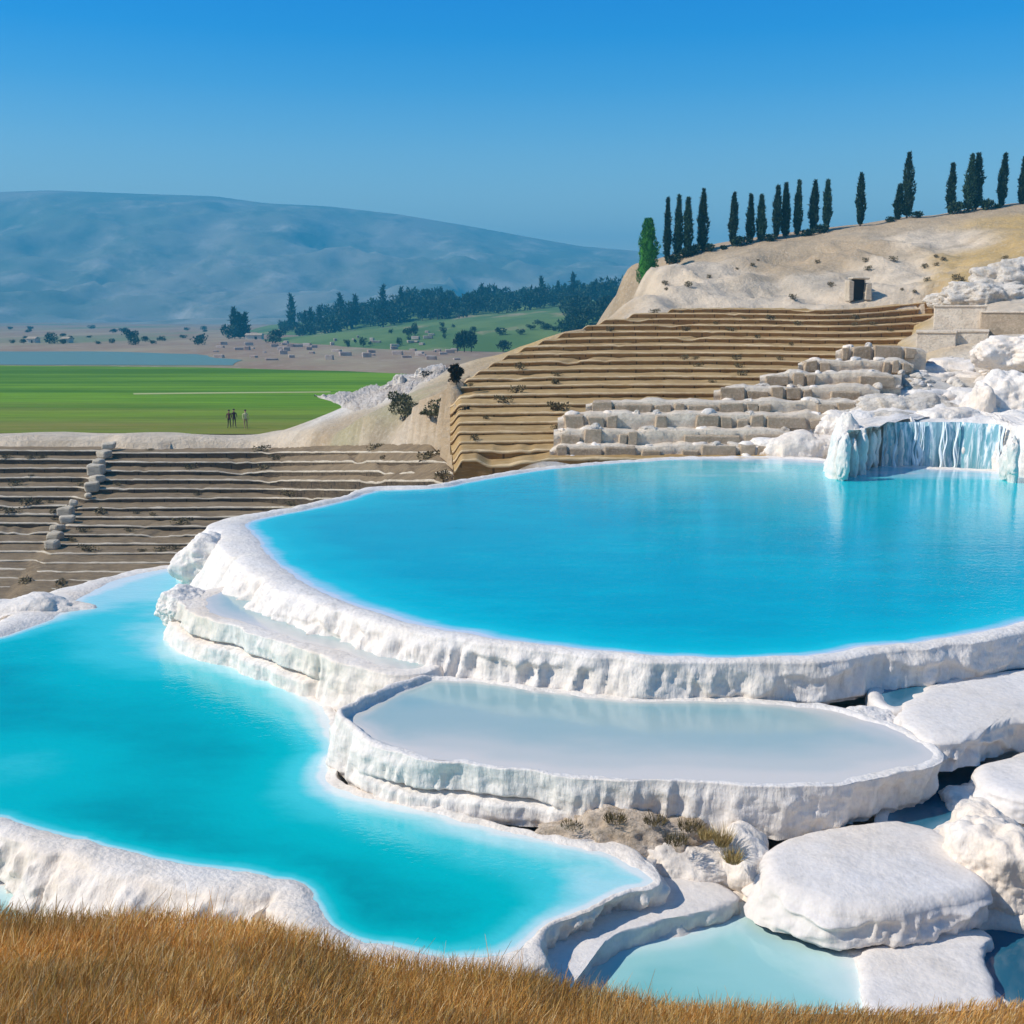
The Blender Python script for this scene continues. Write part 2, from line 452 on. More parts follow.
# ---------------------------------------------------------------- plain, field, lake, far hill, mountain
PZ = -4.85
px_ = np.concatenate([np.linspace(-9000, -700, 20), np.linspace(-650, 650, 60), np.linspace(700, 9000, 20)])
py_ = np.concatenate([np.linspace(107, 1000, 90), np.linspace(1040, 12000, 30)])
X2, Y2 = np.meshgrid(px_, py_, indexing='ij')
m, nt, b = newmat('plain_soil')
v = coords(nt, (1, .28, 1))
c = mix(nt, noise(nt, v, .035, 8, .65, .4, .62), (.27, .17, .10), (.34, .26, .15))
c = mix(nt, noise(nt, v, .012, 6, .6, .5, .62), c, (.17, .19, .08))
c = mix(nt, mul(nt, noise(nt, v, .25, 6, .7, .55, .7), .5), c, (.45, .36, .27))
nt.links.new(c, b.inputs['Base Color']); b.inputs['Roughness'].default_value = .95
plain = mk('ground', np.stack([X2.ravel(), Y2.ravel(), np.full(X2.size, PZ)], 1), gf(len(px_), len(py_)), m)
plain['kind'] = 'structure'

def sheet(name, outline, z, mat, ds=6., wob=0.):
    pts = np.array(outline, float)
    seg = []
    for a, b2 in zip(pts, np.roll(pts, -1, 0)):
        k = max(1, int(np.hypot(*(b2 - a)) / ds))
        for t in range(k): seg.append(a + (b2 - a) * t / k)
    seg = np.array(seg)
    seg[:, 0] += wob * fbm(seg[:, 0] * .05, seg[:, 1] * .05, .5, 3); seg[:, 1] += wob * fbm(seg[:, 0] * .05, seg[:, 1] * .05, 5.5, 3)
    n = len(seg)
    r = delaunay_2d_cdt([Vector(p) for p in seg], [(i, (i + 1) % n) for i in range(n)], [], 1, 1e-4)
    o = mk(name, [(p.x, p.y, z) for p in r[0]], [list(f) for f in r[2]], mat)
    o['kind'] = 'structure'
    return o

def W(px, py, z): q = P(px, py, z); return (q[0], q[1])
m, nt, b = newmat('crop_green')
v = coords(nt, (.10, 1, 1))
g = N(nt, 'ShaderNodeNewGeometry'); sx = N(nt, 'ShaderNodeSeparateXYZ'); nt.links.new(g.outputs['Position'], sx.inputs[0])
mr = N(nt, 'ShaderNodeMapRange'); mr.inputs[1].default_value = 98; mr.inputs[2].default_value = 150
nt.links.new(sx.outputs['Y'], mr.inputs[0])
c0 = mix(nt, noise(nt, v, .11, 7, .65, .42, .6), (.075, .19, .006), (.17, .33, .014))
c1 = mix(nt, noise(nt, v, .12, 6, .7, .35, .65), (.20, .22, .02), (.34, .24, .08))
c = mix(nt, mul(nt, mr.outputs[0], mul(nt, noise(nt, v, .08, 4, .6, .3, .7), .5), 'ADD'), c1, c0)
c = mix(nt, mul(nt, noise(nt, v, 1.2, 6, .7, .4, .7), .4), c, (.05, .09, .01))
nt.links.new(c, b.inputs['Base Color']); b.inputs['Roughness'].default_value = .9; b.inputs['Specular IOR Level'].default_value = .1
bump(nt, b, noise(nt, v, .8, 8, .7, .2, .8), .5, .3)
FZ = PZ + .05
sheet('field', [W(-700, 437, FZ), W(-300, 436, FZ), W(60, 434, FZ), W(300, 434, FZ), W(400, 432, FZ), W(420, 415, FZ), W(405, 390, FZ), W(398, 374, FZ), W(340, 371, FZ), W(200, 367.5, FZ), W(0, 365.5, FZ), W(-300, 364, FZ), W(-900, 364, FZ)], FZ, m, 6, 2)
m, nt, b = newmat('lane_soil'); b.inputs['Base Color'].default_value = (.40, .42, .16, 1); b.inputs['Roughness'].default_value = .95
LZ = FZ + .02
sheet('path', [W(130, 393.2, LZ), W(330, 391.5, LZ), W(330, 392.5, LZ), W(130, 394.6, LZ)], LZ, m, 4, .5)
m, nt, b = newmat('lake_water'); b.inputs['Base Color'].default_value = (.14, .24, .20, 1); b.inputs['Roughness'].default_value = .45; b.inputs['Specular IOR Level'].default_value = .2
sheet('lake', [W(-900, 364.6, FZ), W(0, 364.6, FZ), W(120, 365, FZ), W(235, 365.5, FZ), W(238, 360, FZ), W(190, 354, FZ), W(100, 351.5, FZ), W(-900, 351, FZ)], FZ, m, 8, 3)

B2 = []
for px, py, D in ((280, 339, 480), (300, 336, 600), (400, 326, 560), (400, 312, 700), (450, 309, 660), (520, 305, 680), (600, 301, 700), (680, 296, 700), (760, 290, 700), (390, 334, 430), (450, 329, 420), (600, 326, 380), (520, 333, 370), (700, 320, 380)):
    q = Q(px, py, D); B2.append(q)
for px, D, z in ((200, 600, -6), (240, 500, -6), (240, 700, -6), (350, 350, -6), (450, 330, -6), (600, 290, -6), (750, 290, -6), (300, 850, 0), (500, 850, 12), (700, 850, 16), (300, 1100, -6), (500, 1100, -6), (800, 1100, -6), (100, 800, -7), (300, 400, -6)):
    q = Q(px, 300, D); B2.append((q[0], D, z))
t2 = tps(B2)
xa = np.linspace(-220, 260, 90); ya = np.linspace(280, 1100, 120)
X3, Y3 = np.meshgrid(xa, ya, indexing='ij'); Z3 = t2(X3, Y3) + .5 * fbm(X3 * .02, Y3 * .02, 3, 4)
Z3 = np.where(X3 < -180, -7, Z3)
def far_z(x, y): return float(t2(np.array([x]), np.array([y]))[0])
m, nt, b = newmat('far_meadow')
v = coords(nt, (1, .4, 1))
c = mix(nt, noise(nt, v, .02, 7, .65, .42, .58), (.06, .13, .02), (.12, .19, .04))
c = mix(nt, noise(nt, v, .03, 5, .6, .56, .64), c, (.28, .24, .12))
nt.links.new(c, b.inputs['Base Color']); b.inputs['Roughness'].default_value = 1
o = mk('far_hill', np.stack([X3.ravel(), Y3.ravel(), Z3.ravel()], 1), gf(len(xa), len(ya)), m); o['kind'] = 'structure'

# mountain: the ridge line is surveyed at 4.2 km
ridge = [(-900, 215), (-500, 205), (-200, 196), (0, 192), (60, 190), (130, 193), (220, 196), (270, 203), (330, 206), (400, 214), (470, 226), (530, 237), (580, 246), (640, 251), (760, 262), (1000, 285), (1400, 300)]
MD = 2750.; MK = MD / 4200
rx = np.array([Q(a, 300, 4200)[0] for a, b_ in ridge]); rz = np.array([Q(a, b_, 4200)[2] for a, b_ in ridge])
xm = np.linspace(-5200, 4200, 300); ym = np.concatenate([np.linspace(1900, 4200, 120), np.linspace(4230, 6000, 24)])
Xm, Ym = np.meshgrid(xm, ym, indexing='ij')
rh = np.interp(Xm, rx, rz)
tt = np.clip((Ym - 2000) / 2200, 0, 1)
prof = .06 * sst(0, .25, tt) + .24 * sst(.15, .6, tt) + .70 * sst(.42, 1, tt)
back = 1 - .8 * sst(4200, 6000, Ym)
g1 = np.abs(fbm(Xm * .0022, Ym * .0016, 1.3, 5, .5)); g2 = fbm(Xm * .0009, Ym * .0012, 9.3, 4)
e = np.sin(np.pi * np.clip(tt, 0, 1)) ** .8
Zm = PZ - 6 + (rh + 10) * prof * back - 130 * g1 * e * sst(0, .4, tt) + 45 * g2 * e
Zm = np.minimum(Zm, np.maximum(PZ - 6, rh) * (.2 + .8 * tt) * 1.0 + 10 * (1 - tt))
m, nt, b = newmat('mountain_scrub')
v = coords(nt, (1, .6, 1.6))
c = mix(nt, noise(nt, v, .0026, 8, .62, .40, .60), (.15, .18, .12), (.32, .30, .24))
c = mix(nt, mul(nt, noise(nt, v, .008, 7, .7, .52, .70), .7), c, (.55, .50, .43))
c = mix(nt, mul(nt, noise(nt, v, .012, 6, .7, .5, .66), .6), c, (.06, .085, .05))
nt.links.new(c, b.inputs['Base Color']); b.inputs['Roughness'].default_value = 1
o = mk('mountain', np.stack([Xm.ravel() * MK, Ym.ravel() * MK, (Zm.ravel() - H) * MK + H], 1), gf(len(xm), len(ym)), m); o['kind'] = 'structure'

# ---------------------------------------------------------------- stepped rows
def stair_rows(root, rows, part, mats, seedz, nos=.12):
    # rows: list of arrays (n,3) of the top front edge, lowest first; each row = its riser, its paler edge and the tread behind it
    for k in range(len(rows) - 1):
        lo, hi = rows[k], rows[k + 1]
        n = len(lo)
        w = .05 * fbm(lo[:, 0] * .5, k * 3.1, seedz, 4) ; w2 = .016 * fbm(lo[:, 0] * 1.1, k * 5.1, seedz + 3, 4)
        brk = np.clip(fbm(lo[:, 0] * .35, k * 1.7, seedz + 7, 4) - .5, 0, 1) * .35     # broken stretches of the edge
        ii = np.arange(n); endf = (1 - sst(0, 5, ii)) + (1 - sst(0, 5, n - 1 - ii))
        zt = lo[:, 2] + w2 - brk - .5 * endf
        D = lo[:, 1] + w
        zb = lo[:, 2] - 1.1
        prof = [(D - .10, zb), (D - .02, zt - nos - .03), (D - .10 - w2 * .5, zt - nos), (D - .10, zt - .015), (D - .04, zt)]
        V = []
        for dd, zz in prof: V.append(np.stack([lo[:, 0] * (dd / lo[:, 1]), dd, zz], 1))
        for t in (.03, .12, .35, .7, 1.03):
            dd = D + .05 + (hi[:, 1] + .15 - D) * t; xx = lo[:, 0] + (hi[:, 0] - lo[:, 0]) * t
            V.append(np.stack([xx, dd, zt + .06 * t + .05 * fbm(xx * .8, dd * .8, seedz, 3)], 1))
        V = np.stack(V, 1)
        m_ = V.shape[1]
        f = gf(n, m_)[:, ::-1]
        o = mk(part, V.reshape(-1, 3), f, mats[0], root, smooth=False)
        o.data.materials.append(mats[1]); 
        mi = np.zeros((n - 1, m_ - 1), np.int32); mi[:, 2:5] = 1; mi[:, 5:] = 2
        o.data.materials.append(mats[2])
        o.data.polygons.foreach_set('material_index', mi.ravel())

# ochre terraces on the hill
root = empty('terraced_slope', gold_plane_pt(650, 440), label='long ochre stone terraces in steps across the hillside behind the big pool', cat='stone terraces')
inv = Matrix.Translation(-root.location)
stair_rows(root, gold_rows, 'stone_step', (M['steps_gold'], M['nosing_gold'], M['tread_gold']), 2.5, .11)
for ch in root.children: ch.data.transform(inv)

# sunken theatre on the left
root = empty('sunken_theatre', Q(200, 440, 93), label='sunken grey brown theatre of long stone benches between the pools and the field', cat='ancient theatre')
inv = Matrix.Translation(-root.location)
stair_rows(root, th_rows, 'bench_row', (M['steps_grey'], M['nosing'], M['tread_grey']), 7.5, .10)
# crumbling stair running down between the benches
V, Fc = [], []
for k, y in enumerate(np.linspace(446, 545, 13)):
    p_ = 112 - (y - 443) * .62 + random.uniform(-3, 3) + (8 if 3 < k < 7 else 0)
    q = Q(p_, y, theatre_D(p_, y) - .3)
    big = random.uniform(.8, 1.3) * (1.5 if k in (0, 3, 5) else 1)
    o = mk('stair_block', boxv(q[0], q[1], q[2] + .05, .75 * big, 1.0, .5 * big, random.uniform(-.5, .5), .12), BF, M['nosing'], root, smooth=False); bevel(o, .15)
for ch in root.children: ch.data.transform(inv)
del o

# ---------------------------------------------------------------- travertine basins
def closed_curve(ctrl, z, ds):
    c = np.array([list(P(r[0], r[1], z)[:2]) + list(r[2:]) for r in ctrl], float)
    n = len(c); out = []
    for i in range(n):
        p0, p1, p2, p3 = c[i - 1], c[i], c[(i + 1) % n], c[(i + 2) % n]
        for t in np.linspace(0, 1, 40, endpoint=False):
            q = .5 * ((2 * p1) + (-p0 + p2) * t + (2 * p0 - 5 * p1 + 4 * p2 - p3) * t * t + (-p0 + 3 * p1 - 3 * p2 + p3) * t ** 3)
            q[2:] = p1[2:] + (p2[2:] - p1[2:]) * (t * t * (3 - 2 * t))
            out.append(q)
    out = np.array(out)
    nx = np.roll(out, -1, 0)
    s = np.concatenate([[0], np.cumsum(np.hypot(*(nx - out)[:, :2].T))])
    full = np.vstack([out, out[:1]])
    k = int(s[-1] / ds); ss = np.linspace(0, s[-1], k, endpoint=False)
    r = np.stack([np.interp(ss, s, full[:, j]) for j in range(full.shape[1])], 1)
    area = np.sum(r[:, 0] * np.roll(r[:, 1], -1) - r[:, 1] * np.roll(r[:, 0], -1))
    if area < 0: r = r[::-1]
    return r

def normals(p, w=6):
    q = p.copy()
    for _ in range(w): q = (np.roll(q, 1, 0) + q + np.roll(q, -1, 0)) / 3
    t = np.roll(q, -1, 0) - np.roll(q, 1, 0)
    n_ = np.stack([t[:, 1], -t[:, 0]], 1)
    for _ in range(w * 2): n_ = (np.roll(n_, 1, 0) + n_ + np.roll(n_, -1, 0)) / 3
    return n_ / np.maximum(np.linalg.norm(n_, axis=1), 1e-6)[:, None]

def wall_offsets(xy, t, rimw, drop, run, seed, flute, tiers, crack, foot, fs=1., cmax=1e9):
    x, y = xy[:, 0][:, None], xy[:, 1][:, None]
    T = t[None, :]
    env = sst(.0, .3, T)
    global RELIEF
    wide = vn(x * 1.1 * fs, y * 1.1 * fs, T * .5 + seed)
    slx = T * .16
    r1 = 1 - np.abs(vn((x + slx) * 3.2 * fs + wide * .3, y * 3.2 * fs, T * .6 + seed * 1.7)) * 2.6
    r2 = 1 - np.abs(vn((x + slx) * 7.5 * fs, y * 7.5 * fs, T * 1.3 + seed * 2.3)) * 2.6
    patch = sst(-.5, .4, vn(x * .55, y * .55, seed + 6))
    fine = fbm(x * 5, y * 5, T * drop[:, None] * 5 + seed, 4)
    off = rimw[:, None] + run[:, None] * T ** 1.25
    off = off + env * flute * (wide * 1.0 + (.75 * r1 + .42 * r2) * (.35 + .65 * patch)) + env * .03 * fine
    RELIEF = env * flute * (1.1 * r1 + .8 * r2 + .5 * fine) * np.clip(run / np.maximum(drop, .1), 0, 1.2)[:, None] * .55
    if tiers:
        u = T * tiers + .8 * vn(x * .8, y * .8, seed + 5) + .15 * vn(x * 4, y * 4, seed + 8)
        fr = u - np.floor(u)
        off = off + env * .09 * (fr ** 1.5 - .9 * sst(.86, 1, fr))
    if crack is not None:
        cpos = crack + .05 * vn(x * .8, y * .8, seed)
        cm = sst(-.3, .1, vn(x * .35, y * .35, seed + 2) + .35) * (1 - sst(cmax - .8, cmax, x))
        off = off - cm * .22 * np.exp(-((T - cpos) / .035) ** 2) + cm * .10 * sst(.0, .05, T - cpos)
    if foot:
        fm = sst(-.25, .25, vn(x * .7, y * .7, seed + 4))
        off = off - foot * fm * sst(.84, .97, T)
    return off

def basin(ctrl, z, mat, seed, label, ds=.07, flute=.08, tiers=1.5, crack=None, foot=0., nw=30, group=None, fs=1., cmax=1e9):
    """ctrl rows: px, py, rim width, wall drop, wall run, shoal width, rim height"""
    r = closed_curve(ctrl, z, ds)
    xy = r[:, :2]; rimw, drop, run, shoal, rhh = r[:, 2:].T
    xy = xy + normals(xy, 3) * (.09 * fbm(xy[:, 0] * .9, xy[:, 1] * .9, seed, 4, .6))[:, None]
    nn = normals(xy, 8)
    rimw = rimw * (1 + .35 * vn(xy[:, 0] * .8, xy[:, 1] * .8, seed + 1) + .16 * vn(xy[:, 0] * 2.5, xy[:, 1] * 2.5, seed))
    hz = rhh * (1 + .35 * vn(xy[:, 0] * .9, xy[:, 1] * .9, seed + 3)) 
    S = []
    for o_, k in ((-.7, -.55), (-.3, -.16), (-.1, -.02)): S.append((np.full(len(xy), o_), np.full(len(xy), k)))
    for a, k in ((.0, .12), (.12, .6), (.35, .95), (.6, 1.0), (.8, .85), (.93, .45)):
        nz = .02 * (.3 + a) * fbm(xy[:, 0] * 3 + a, xy[:, 1] * 3, a + seed, 3)
        S.append((rimw * a, hz * k + nz))
    t = np.linspace(0, 1, nw)
    wo = wall_offsets(xy, t, rimw, drop, run, seed, flute, tiers, crack, foot, fs, cmax)
    for j in range(nw): S.append((wo[:, j], -drop * t[j] + RELIEF[:, j]))
    V = np.stack([np.stack([xy[:, 0] + nn[:, 0] * o_, xy[:, 1] + nn[:, 1] * o_, z + k], 1) for o_, k in S], 1)
    o = mk('travertine_terrace', V.reshape(-1, 3), gf(len(xy), len(S), True), mat)
    tag(o, label, 'terrace', group)
    return o, xy, nn, rimw, shoal

def water(xy, nn, rimw, shoal, z, mat, seed, ds=.4, name='water', blobs=(), slots=(), maxd=1., far=6.):
    poly = xy + nn * np.minimum(.2, rimw * .5)[:, None]
    st = max(1, int(.25 / np.hypot(*(xy[1] - xy[0]))))
    pp = poly[::st]; bb = xy[::st]; sh = shoal[::st]
    lo, hi = pp.min(0), pp.max(0)
    gx, gy = np.meshgrid(np.arange(lo[0], hi[0], ds), np.arange(lo[1], hi[1], ds), indexing='ij')
    g_ = np.stack([gx.ravel(), gy.ravel()], 1) + R.uniform(-.1, .1, (gx.size, 2)) * ds
    inside = np.zeros(len(g_), bool); n = len(pp)
    for i in range(n):
        a, b_ = pp[i], pp[(i + 1) % n]
        cnd = (a[1] > g_[:, 1]) != (b_[1] > g_[:, 1])
        xx = (b_[0] - a[0]) * (g_[:, 1] - a[1]) / (b_[1] - a[1] + 1e-12) + a[0]
        inside ^= cnd & (g_[:, 0] < xx)
    g_ = g_[inside]
    def dmin(q):
        d = np.sqrt(((q[:, None] - bb[None]) ** 2).sum(-1)); return d
    dd = dmin(g_); g_ = g_[dd.min(1) > ds * .4]
    rings = [pp] + [bb - nn[::st] * k for k in (.05, .15, .3)]
    for (a_, b2_, y0, y1_, _) in slots:
        e1, e2 = np.meshgrid(np.linspace(a_ - .003, b2_ + .003, 22), np.linspace(y0 - .8, y1_ - 1.3, 24)); g_ = np.vstack([g_, np.stack([(e1 * e2).ravel(), e2.ravel()], 1)])
    allp = np.vstack([pp] + [q for q in rings[1:]] + [g_])
    r = delaunay_2d_cdt([Vector(p) for p in allp], [(i, (i + 1) % n) for i in range(n)], [], 1, 1e-5)
    V = np.array([(p.x, p.y) for p in r[0]])
    d = np.zeros(len(V))
    for i in range(0, len(V), 4000):
        q = V[i:i + 4000]; dm = dmin(q)
        soft = np.sort(dm / np.maximum(sh[None], .02), 1)[:, :1].mean(1)
        near = dm.min(1)
        d[i:i + 4000] = 1 - np.exp(-1.1 * soft)
    for (bx, by, rad, cap) in blobs:
        w = np.exp(-(((V[:, 0] - bx) ** 2 + (V[:, 1] - by) ** 2) / rad ** 2) ** .9)
        d = d * (1 - w) + np.minimum(d, cap) * w
    d = d + .07 * fbm(V[:, 0] * .35, V[:, 1] * .6, seed, 4) * d * 1.2
    for (x0, x1_, y0, y1_, cap) in slots:
        sr = V[:, 0] / V[:, 1]
        w = sst(x0 - .0012, x0 + .0012, sr) * (1 - sst(x1_ - .0012, x1_ + .0012, sr)) * sst(y0 - .6, y0 + .6, V[:, 1]) * (1 - sst(y1_ - .3, y1_ + .3, V[:, 1]))
        d = d * (1 - .92 * w) + cap * .92 * w
    o = mk(name, np.column_stack([V, np.full(len(V), z)]), [list(f) for f in r[2]], mat, attrs={'depth': ('F', np.clip(d * maxd, 0.01, 1))})
    o['kind'] = 'structure'
    return o

def plate(ctrl, z, mat, seed, label, ds=.07, dome=.05, flute=.07, tiers=1.2, crack=None, foot=.0, nw=24, name='travertine_terrace', cat='terrace', lump=.03, group=None, fs=1., rnd=.12, dish=0.):
    """solid slab. ctrl rows: px, py, drop, run"""
    r = closed_curve(ctrl, z, ds)
    xy = r[:, :2]; drop, run = r[:, 2:4].T
    xy = xy + normals(xy, 3) * (.10 * fbm(xy[:, 0] * 1.3, xy[:, 1] * 1.3, seed, 4))[:, None]
    nn = normals(xy, 8); ctr = xy.mean(0)
    S = []
    for k in list(np.linspace(0, .85, 16)) + [.9, .94, .97, 1.0]:
        q = ctr + (xy - ctr) * k
        zz = z + dome * (1 - k * k) + lump * fbm(q[:, 0] * 1.2, q[:, 1] * 1.2, seed, 5) * (1 - .3 * k) - rnd * np.clip((k - .85) / .15, 0, 1) ** 2
        zz = zz + dish * sst(.8, .9, k) * (1 - sst(.93, 1, k)) 
        S.append(np.column_stack([q, zz]))
    t = np.linspace(0, 1, nw)
    z0 = S[-1][:, 2]
    wo = wall_offsets(xy, t, np.zeros(len(xy)), drop, run, seed, flute, tiers, crack, foot, fs)
    for j in range(1, nw):
        S.append(np.column_stack([xy + nn * wo[:, j:j + 1], z0 - (drop - rnd) * t[j]]))
    V = np.stack(S, 1)
    o = mk(name, V.reshape(-1, 3), gf(len(xy), len(S), True), mat)
    tag(o, label, cat, group)
    return o

ZB, ZL, ZM, ZG, ZE = 0.0, -1.35, -.62, -1.88, -.5
# --- the big pool
big = [(247, 524, .95, 1.5, 1.0, .8, .07), (258, 543, .95, 1.5, .9, .9, .07), (283, 570, .8, .7, .5, .9, .07), (330, 595, .6, .62, .35, 1.0, .06), (385, 616, .5, .62, .25, 1.1, .06), (440, 631, .45, .80, .16, .9, .05),
       (500, 640, .38, .80, .10, .8, .05), (560, 647, .36, .8, .08, .7, .05), (620, 653, .36, .8, .08, .6, .05), (680, 657.5, .38, .8, .1, .6, .05), (730, 658.5, .38, .8, .1, .6, .05), (790, 656, .38, .8, .1, .6, .05),
       (860, 649, .38, .8, .06, .6, .05), (940, 639, .38, .75, .05, .6, .05), (1024, 623, .45, .75, .1, .7, .06), (1120, 600, .6, .75, .3, .8, .06), (1230, 560, .8, .5, .4, 1, .06), (1230, 520, .8, .4, .3, 1, .06), (1130, 485, .8, .3, .2, 2, .06),
       (1040, 474, .5, .2, .1, 4, .04), (980, 471, .4, .2, .1, 5, .04), (920, 468, .4, .2, .1, 4, .04), (850, 463, .4, .2, .1, 4, .04), (800, 459, .4, .2, .1, 5, .05), (720, 458, .4, .2, .1, 3, .05), (660, 460, .4, .25, .1, .8, .05), (590, 465, .35, .3, .1, .6, .06), (540, 470, .35, .35, .2, .6, .06),
       (490, 478, .4, 1.2, .4, .6, .08), (440, 487, .4, 1.5, .4, .6, .09), (410, 489, .45, 1.5, .4, .6, .09), (375, 491, .45, 1.5, .4, .6, .08), (350, 499, .4, 1.5, .4, .6, .08), (300, 511, .45, 1.5, .5, .6, .08), (264, 517, .6, 1.5, .8, .6, .08)]
o, xy, nn, rw, sh = basin(big, ZB, M['trav'], 1.5, 'white travertine rim with fluted outer wall holding the big deep blue pool', ds=.06, flute=.10, tiers=.8, foot=.2, nw=36)
bl = []
for px, py, rad, cap in ((760, 470, 4.5, .38), (960, 478, 5, .42), (690, 468, 4, .4), (870, 480, 3.5, .48), (1080, 500, 5, .45)):
    q = P(px, py, 0); bl.append((q[0], q[1], rad, cap))
for px in (880, 910, 945, 985):
    q = P(px, 472, 0); bl.append((q[0], q[1], 1.3, .16))
water(xy, nn, rw, sh, ZB, M['w_big'], 3.3, ds=.3, blobs=bl, maxd=.80)

# --- shelf pool on the left below the big rim
shelf = [(200, 600, .55, .9, .25, .7, .018), (218, 592, .4, .6, .1, .25, .02), (246, 586, .2, .3, .1, .25, .02), (272, 603, .2, .3, .1, .25, .02), (300, 614, .2, .3, .1, .25, .02), (335, 624, .2, .3, .1, .25, .02), (375, 632, .2, .3, .1, .25, .02), (415, 643, .2, .3, .1, .25, .02), (428, 655, .2, .3, .1, .25, .02),
         (418, 667, .25, .5, .1, .25, .02), (380, 664, .42, .9, .15, .7, .018), (345, 654, .45, .95, .16, .7, .018), (315, 645, .42, .95, .15, .7, .018), (285, 637, .40, .9, .12, .7, .018), (245, 622, .42, .9, .12, .7, .018), (214, 612, .50, .9, .15, .7, .018)]
o, xy, nn, rw, sh = basin(shelf, ZE, M['trav_warm'], 4.1, 'narrow white travertine shelf with dark crack, left below the big rim', ds=.045, flute=.075, tiers=0, crack=.52, nw=36)
water(xy, nn, rw, sh, ZE, M['w_thin'], 5.3, ds=.25, maxd=.95)

# --- middle pool
mid = [(351, 719, .24, .8, .12, .5, .16), (366, 733, .22, .8, .1, .6, .07), (395, 746, .2, .8, .08, .7, .03), (440, 758, .12, .85, .06, 1.9, .005), (500, 767, .10, .85, .06, 1.6, .006), (560, 773, .10, .85, .06, 1.8, .005), (620, 777, .10, .85, .08, 2.0, .005), (700, 781, .10, .85, .06, 2.0, .005),
       (770, 783, .10, .8, .0, 2.0, .005), (830, 781, .14, .75, -.06, 1.9, .005), (880, 774, .14, .7, -.12, 1.9, .005), (922, 764, .12, .7, -.16, 1.9, .005), (930, 752, .12, .7, -.16, 1.2, .01), (905, 735, .2, .5, 0, 1.0, .03), (875, 722, .2, .3, .0, 1.0, .03), (840, 712, .2, .3, 0, .8, .03), (780, 704, .2, .3, 0, .3, .02), (700, 702, .2, .3, 0, .25, .02),
       (620, 699, .2, .3, 0, .2, .02), (550, 692, .2, .3, 0, .2, .02), (490, 683, .2, .3, 0, .2, .02), (440, 680, .2, .3, 0, .2, .04), (421, 683, .18, .4, 0, .2, .13), (388, 699, .2, .8, .1, .25, .17)]
o, xy, nn, rw, sh = basin(mid, ZM, M['trav'], 6.7, 'long white travertine terrace holding the shallow pale pool below the big rim', ds=.04, flute=.085, tiers=0, crack=.60, foot=.05, nw=40, cmax=.9)
water(xy, nn, rw, sh, ZM, M['w_thin'], 6.3, ds=.25, maxd=1.)

# --- lower left pool
low = [(-190, 700, .6, .6, .4, 0.70, .07), (-90, 662, .6, 1.2, .5, 0.70, .07), (0, 637, .7, 1.4, .6, 0.56, .09), (32, 626, .9, 1.6, .8, 0.56, .10), (60, 613, 1.0, 1.6, .8, 1.26, .10), (85, 594, .8, 1.5, .7, 2.50, .06), (125, 577, .45, 1.2, .4, 4.00, .04), (180, 568, .4, 1.2, .4, 4.00, .03), (225, 570, .3, .5, .1, 4.00, .03), (235, 600, .3, .4, 0, 3.50, .03),
       (190, 625, .3, .4, 0, 2.00, .03), (172, 641, .2, .4, 0, 1.82, .03), (205, 655, .2, .4, 0, 1.68, .02), (255, 672, .2, .4, 0, 1.61, .02), (300, 690, .2, .4, 0, 1.61, .02), (330, 715, .2, .4, 0, 1.40, .02), (333, 745, .2, .4, 0, 0.84, .02), (325, 775, .2, .4, 0, 0.91, .02), (350, 792, .2, .4, 0, 1.19, .02), (420, 812, .2, .4, 0, 1.33, .02),
       (500, 830, .2, .4, 0, 1.33, .02), (560, 843, .25, .4, .1, 1.26, .03), (612, 857, .3, .4, .2, 1.19, .03), (657, 880, .12, .5, -.1, 0.84, .02), (625, 893, .08, .5, -.22, 0.63, .02), (590, 906, .08, .5, -.22, 0.56, .02), (557, 921, .08, .5, -.22, 0.56, .02), (533, 938, .12, .5, -.12, 0.56, .03), (520, 950, .35, .5, .2, 0.63, .03),
       (480, 956, .45, .5, .3, 0.42, .04), (420, 950, .45, .5, .3, 0.32, .05), (365, 940, .45, .6, .4, 0.24, .05), (334, 925, .45, .6, .4, 0.24, .06), (322, 908, .5, .6, .5, 0.28, .07), (310, 890, .55, .65, .6, 0.28, .07), (285, 880, .6, .7, .8, 0.28, .06), (230, 871, .6, .75, .9, 0.28, .05), (160, 861, .6, .75, .9, 0.24, .05),
       (90, 845, .6, .7, .7, 0.24, .05), (0, 818, .45, .65, .05, 0.28, .05), (-100, 800, .45, .65, .05, 0.35, .05), (-230, 790, .6, .75, .9, 0.35, .05), (-300, 745, .6, .6, .5, 0.70, .05)]
o, xy, nn, rw, sh = basin(low, ZL, M['trav_warm'], 9.2, 'cream travertine rim curving round the large turquoise pool at lower left', ds=.045, flute=.10, tiers=.8, nw=36, foot=.1)
bl = []
for px, py, rad, cap in ((130, 590, 3.2, .22), (190, 630, 2.0, .3), (20, 770, 1.8, .55), (590, 880, .8, .25)):
    q = P(px, py, ZL); bl.append((q[0], q[1], rad, cap))
water(xy, nn, rw, sh, ZL, M['w_left'], 8.8, ds=.35, blobs=bl)

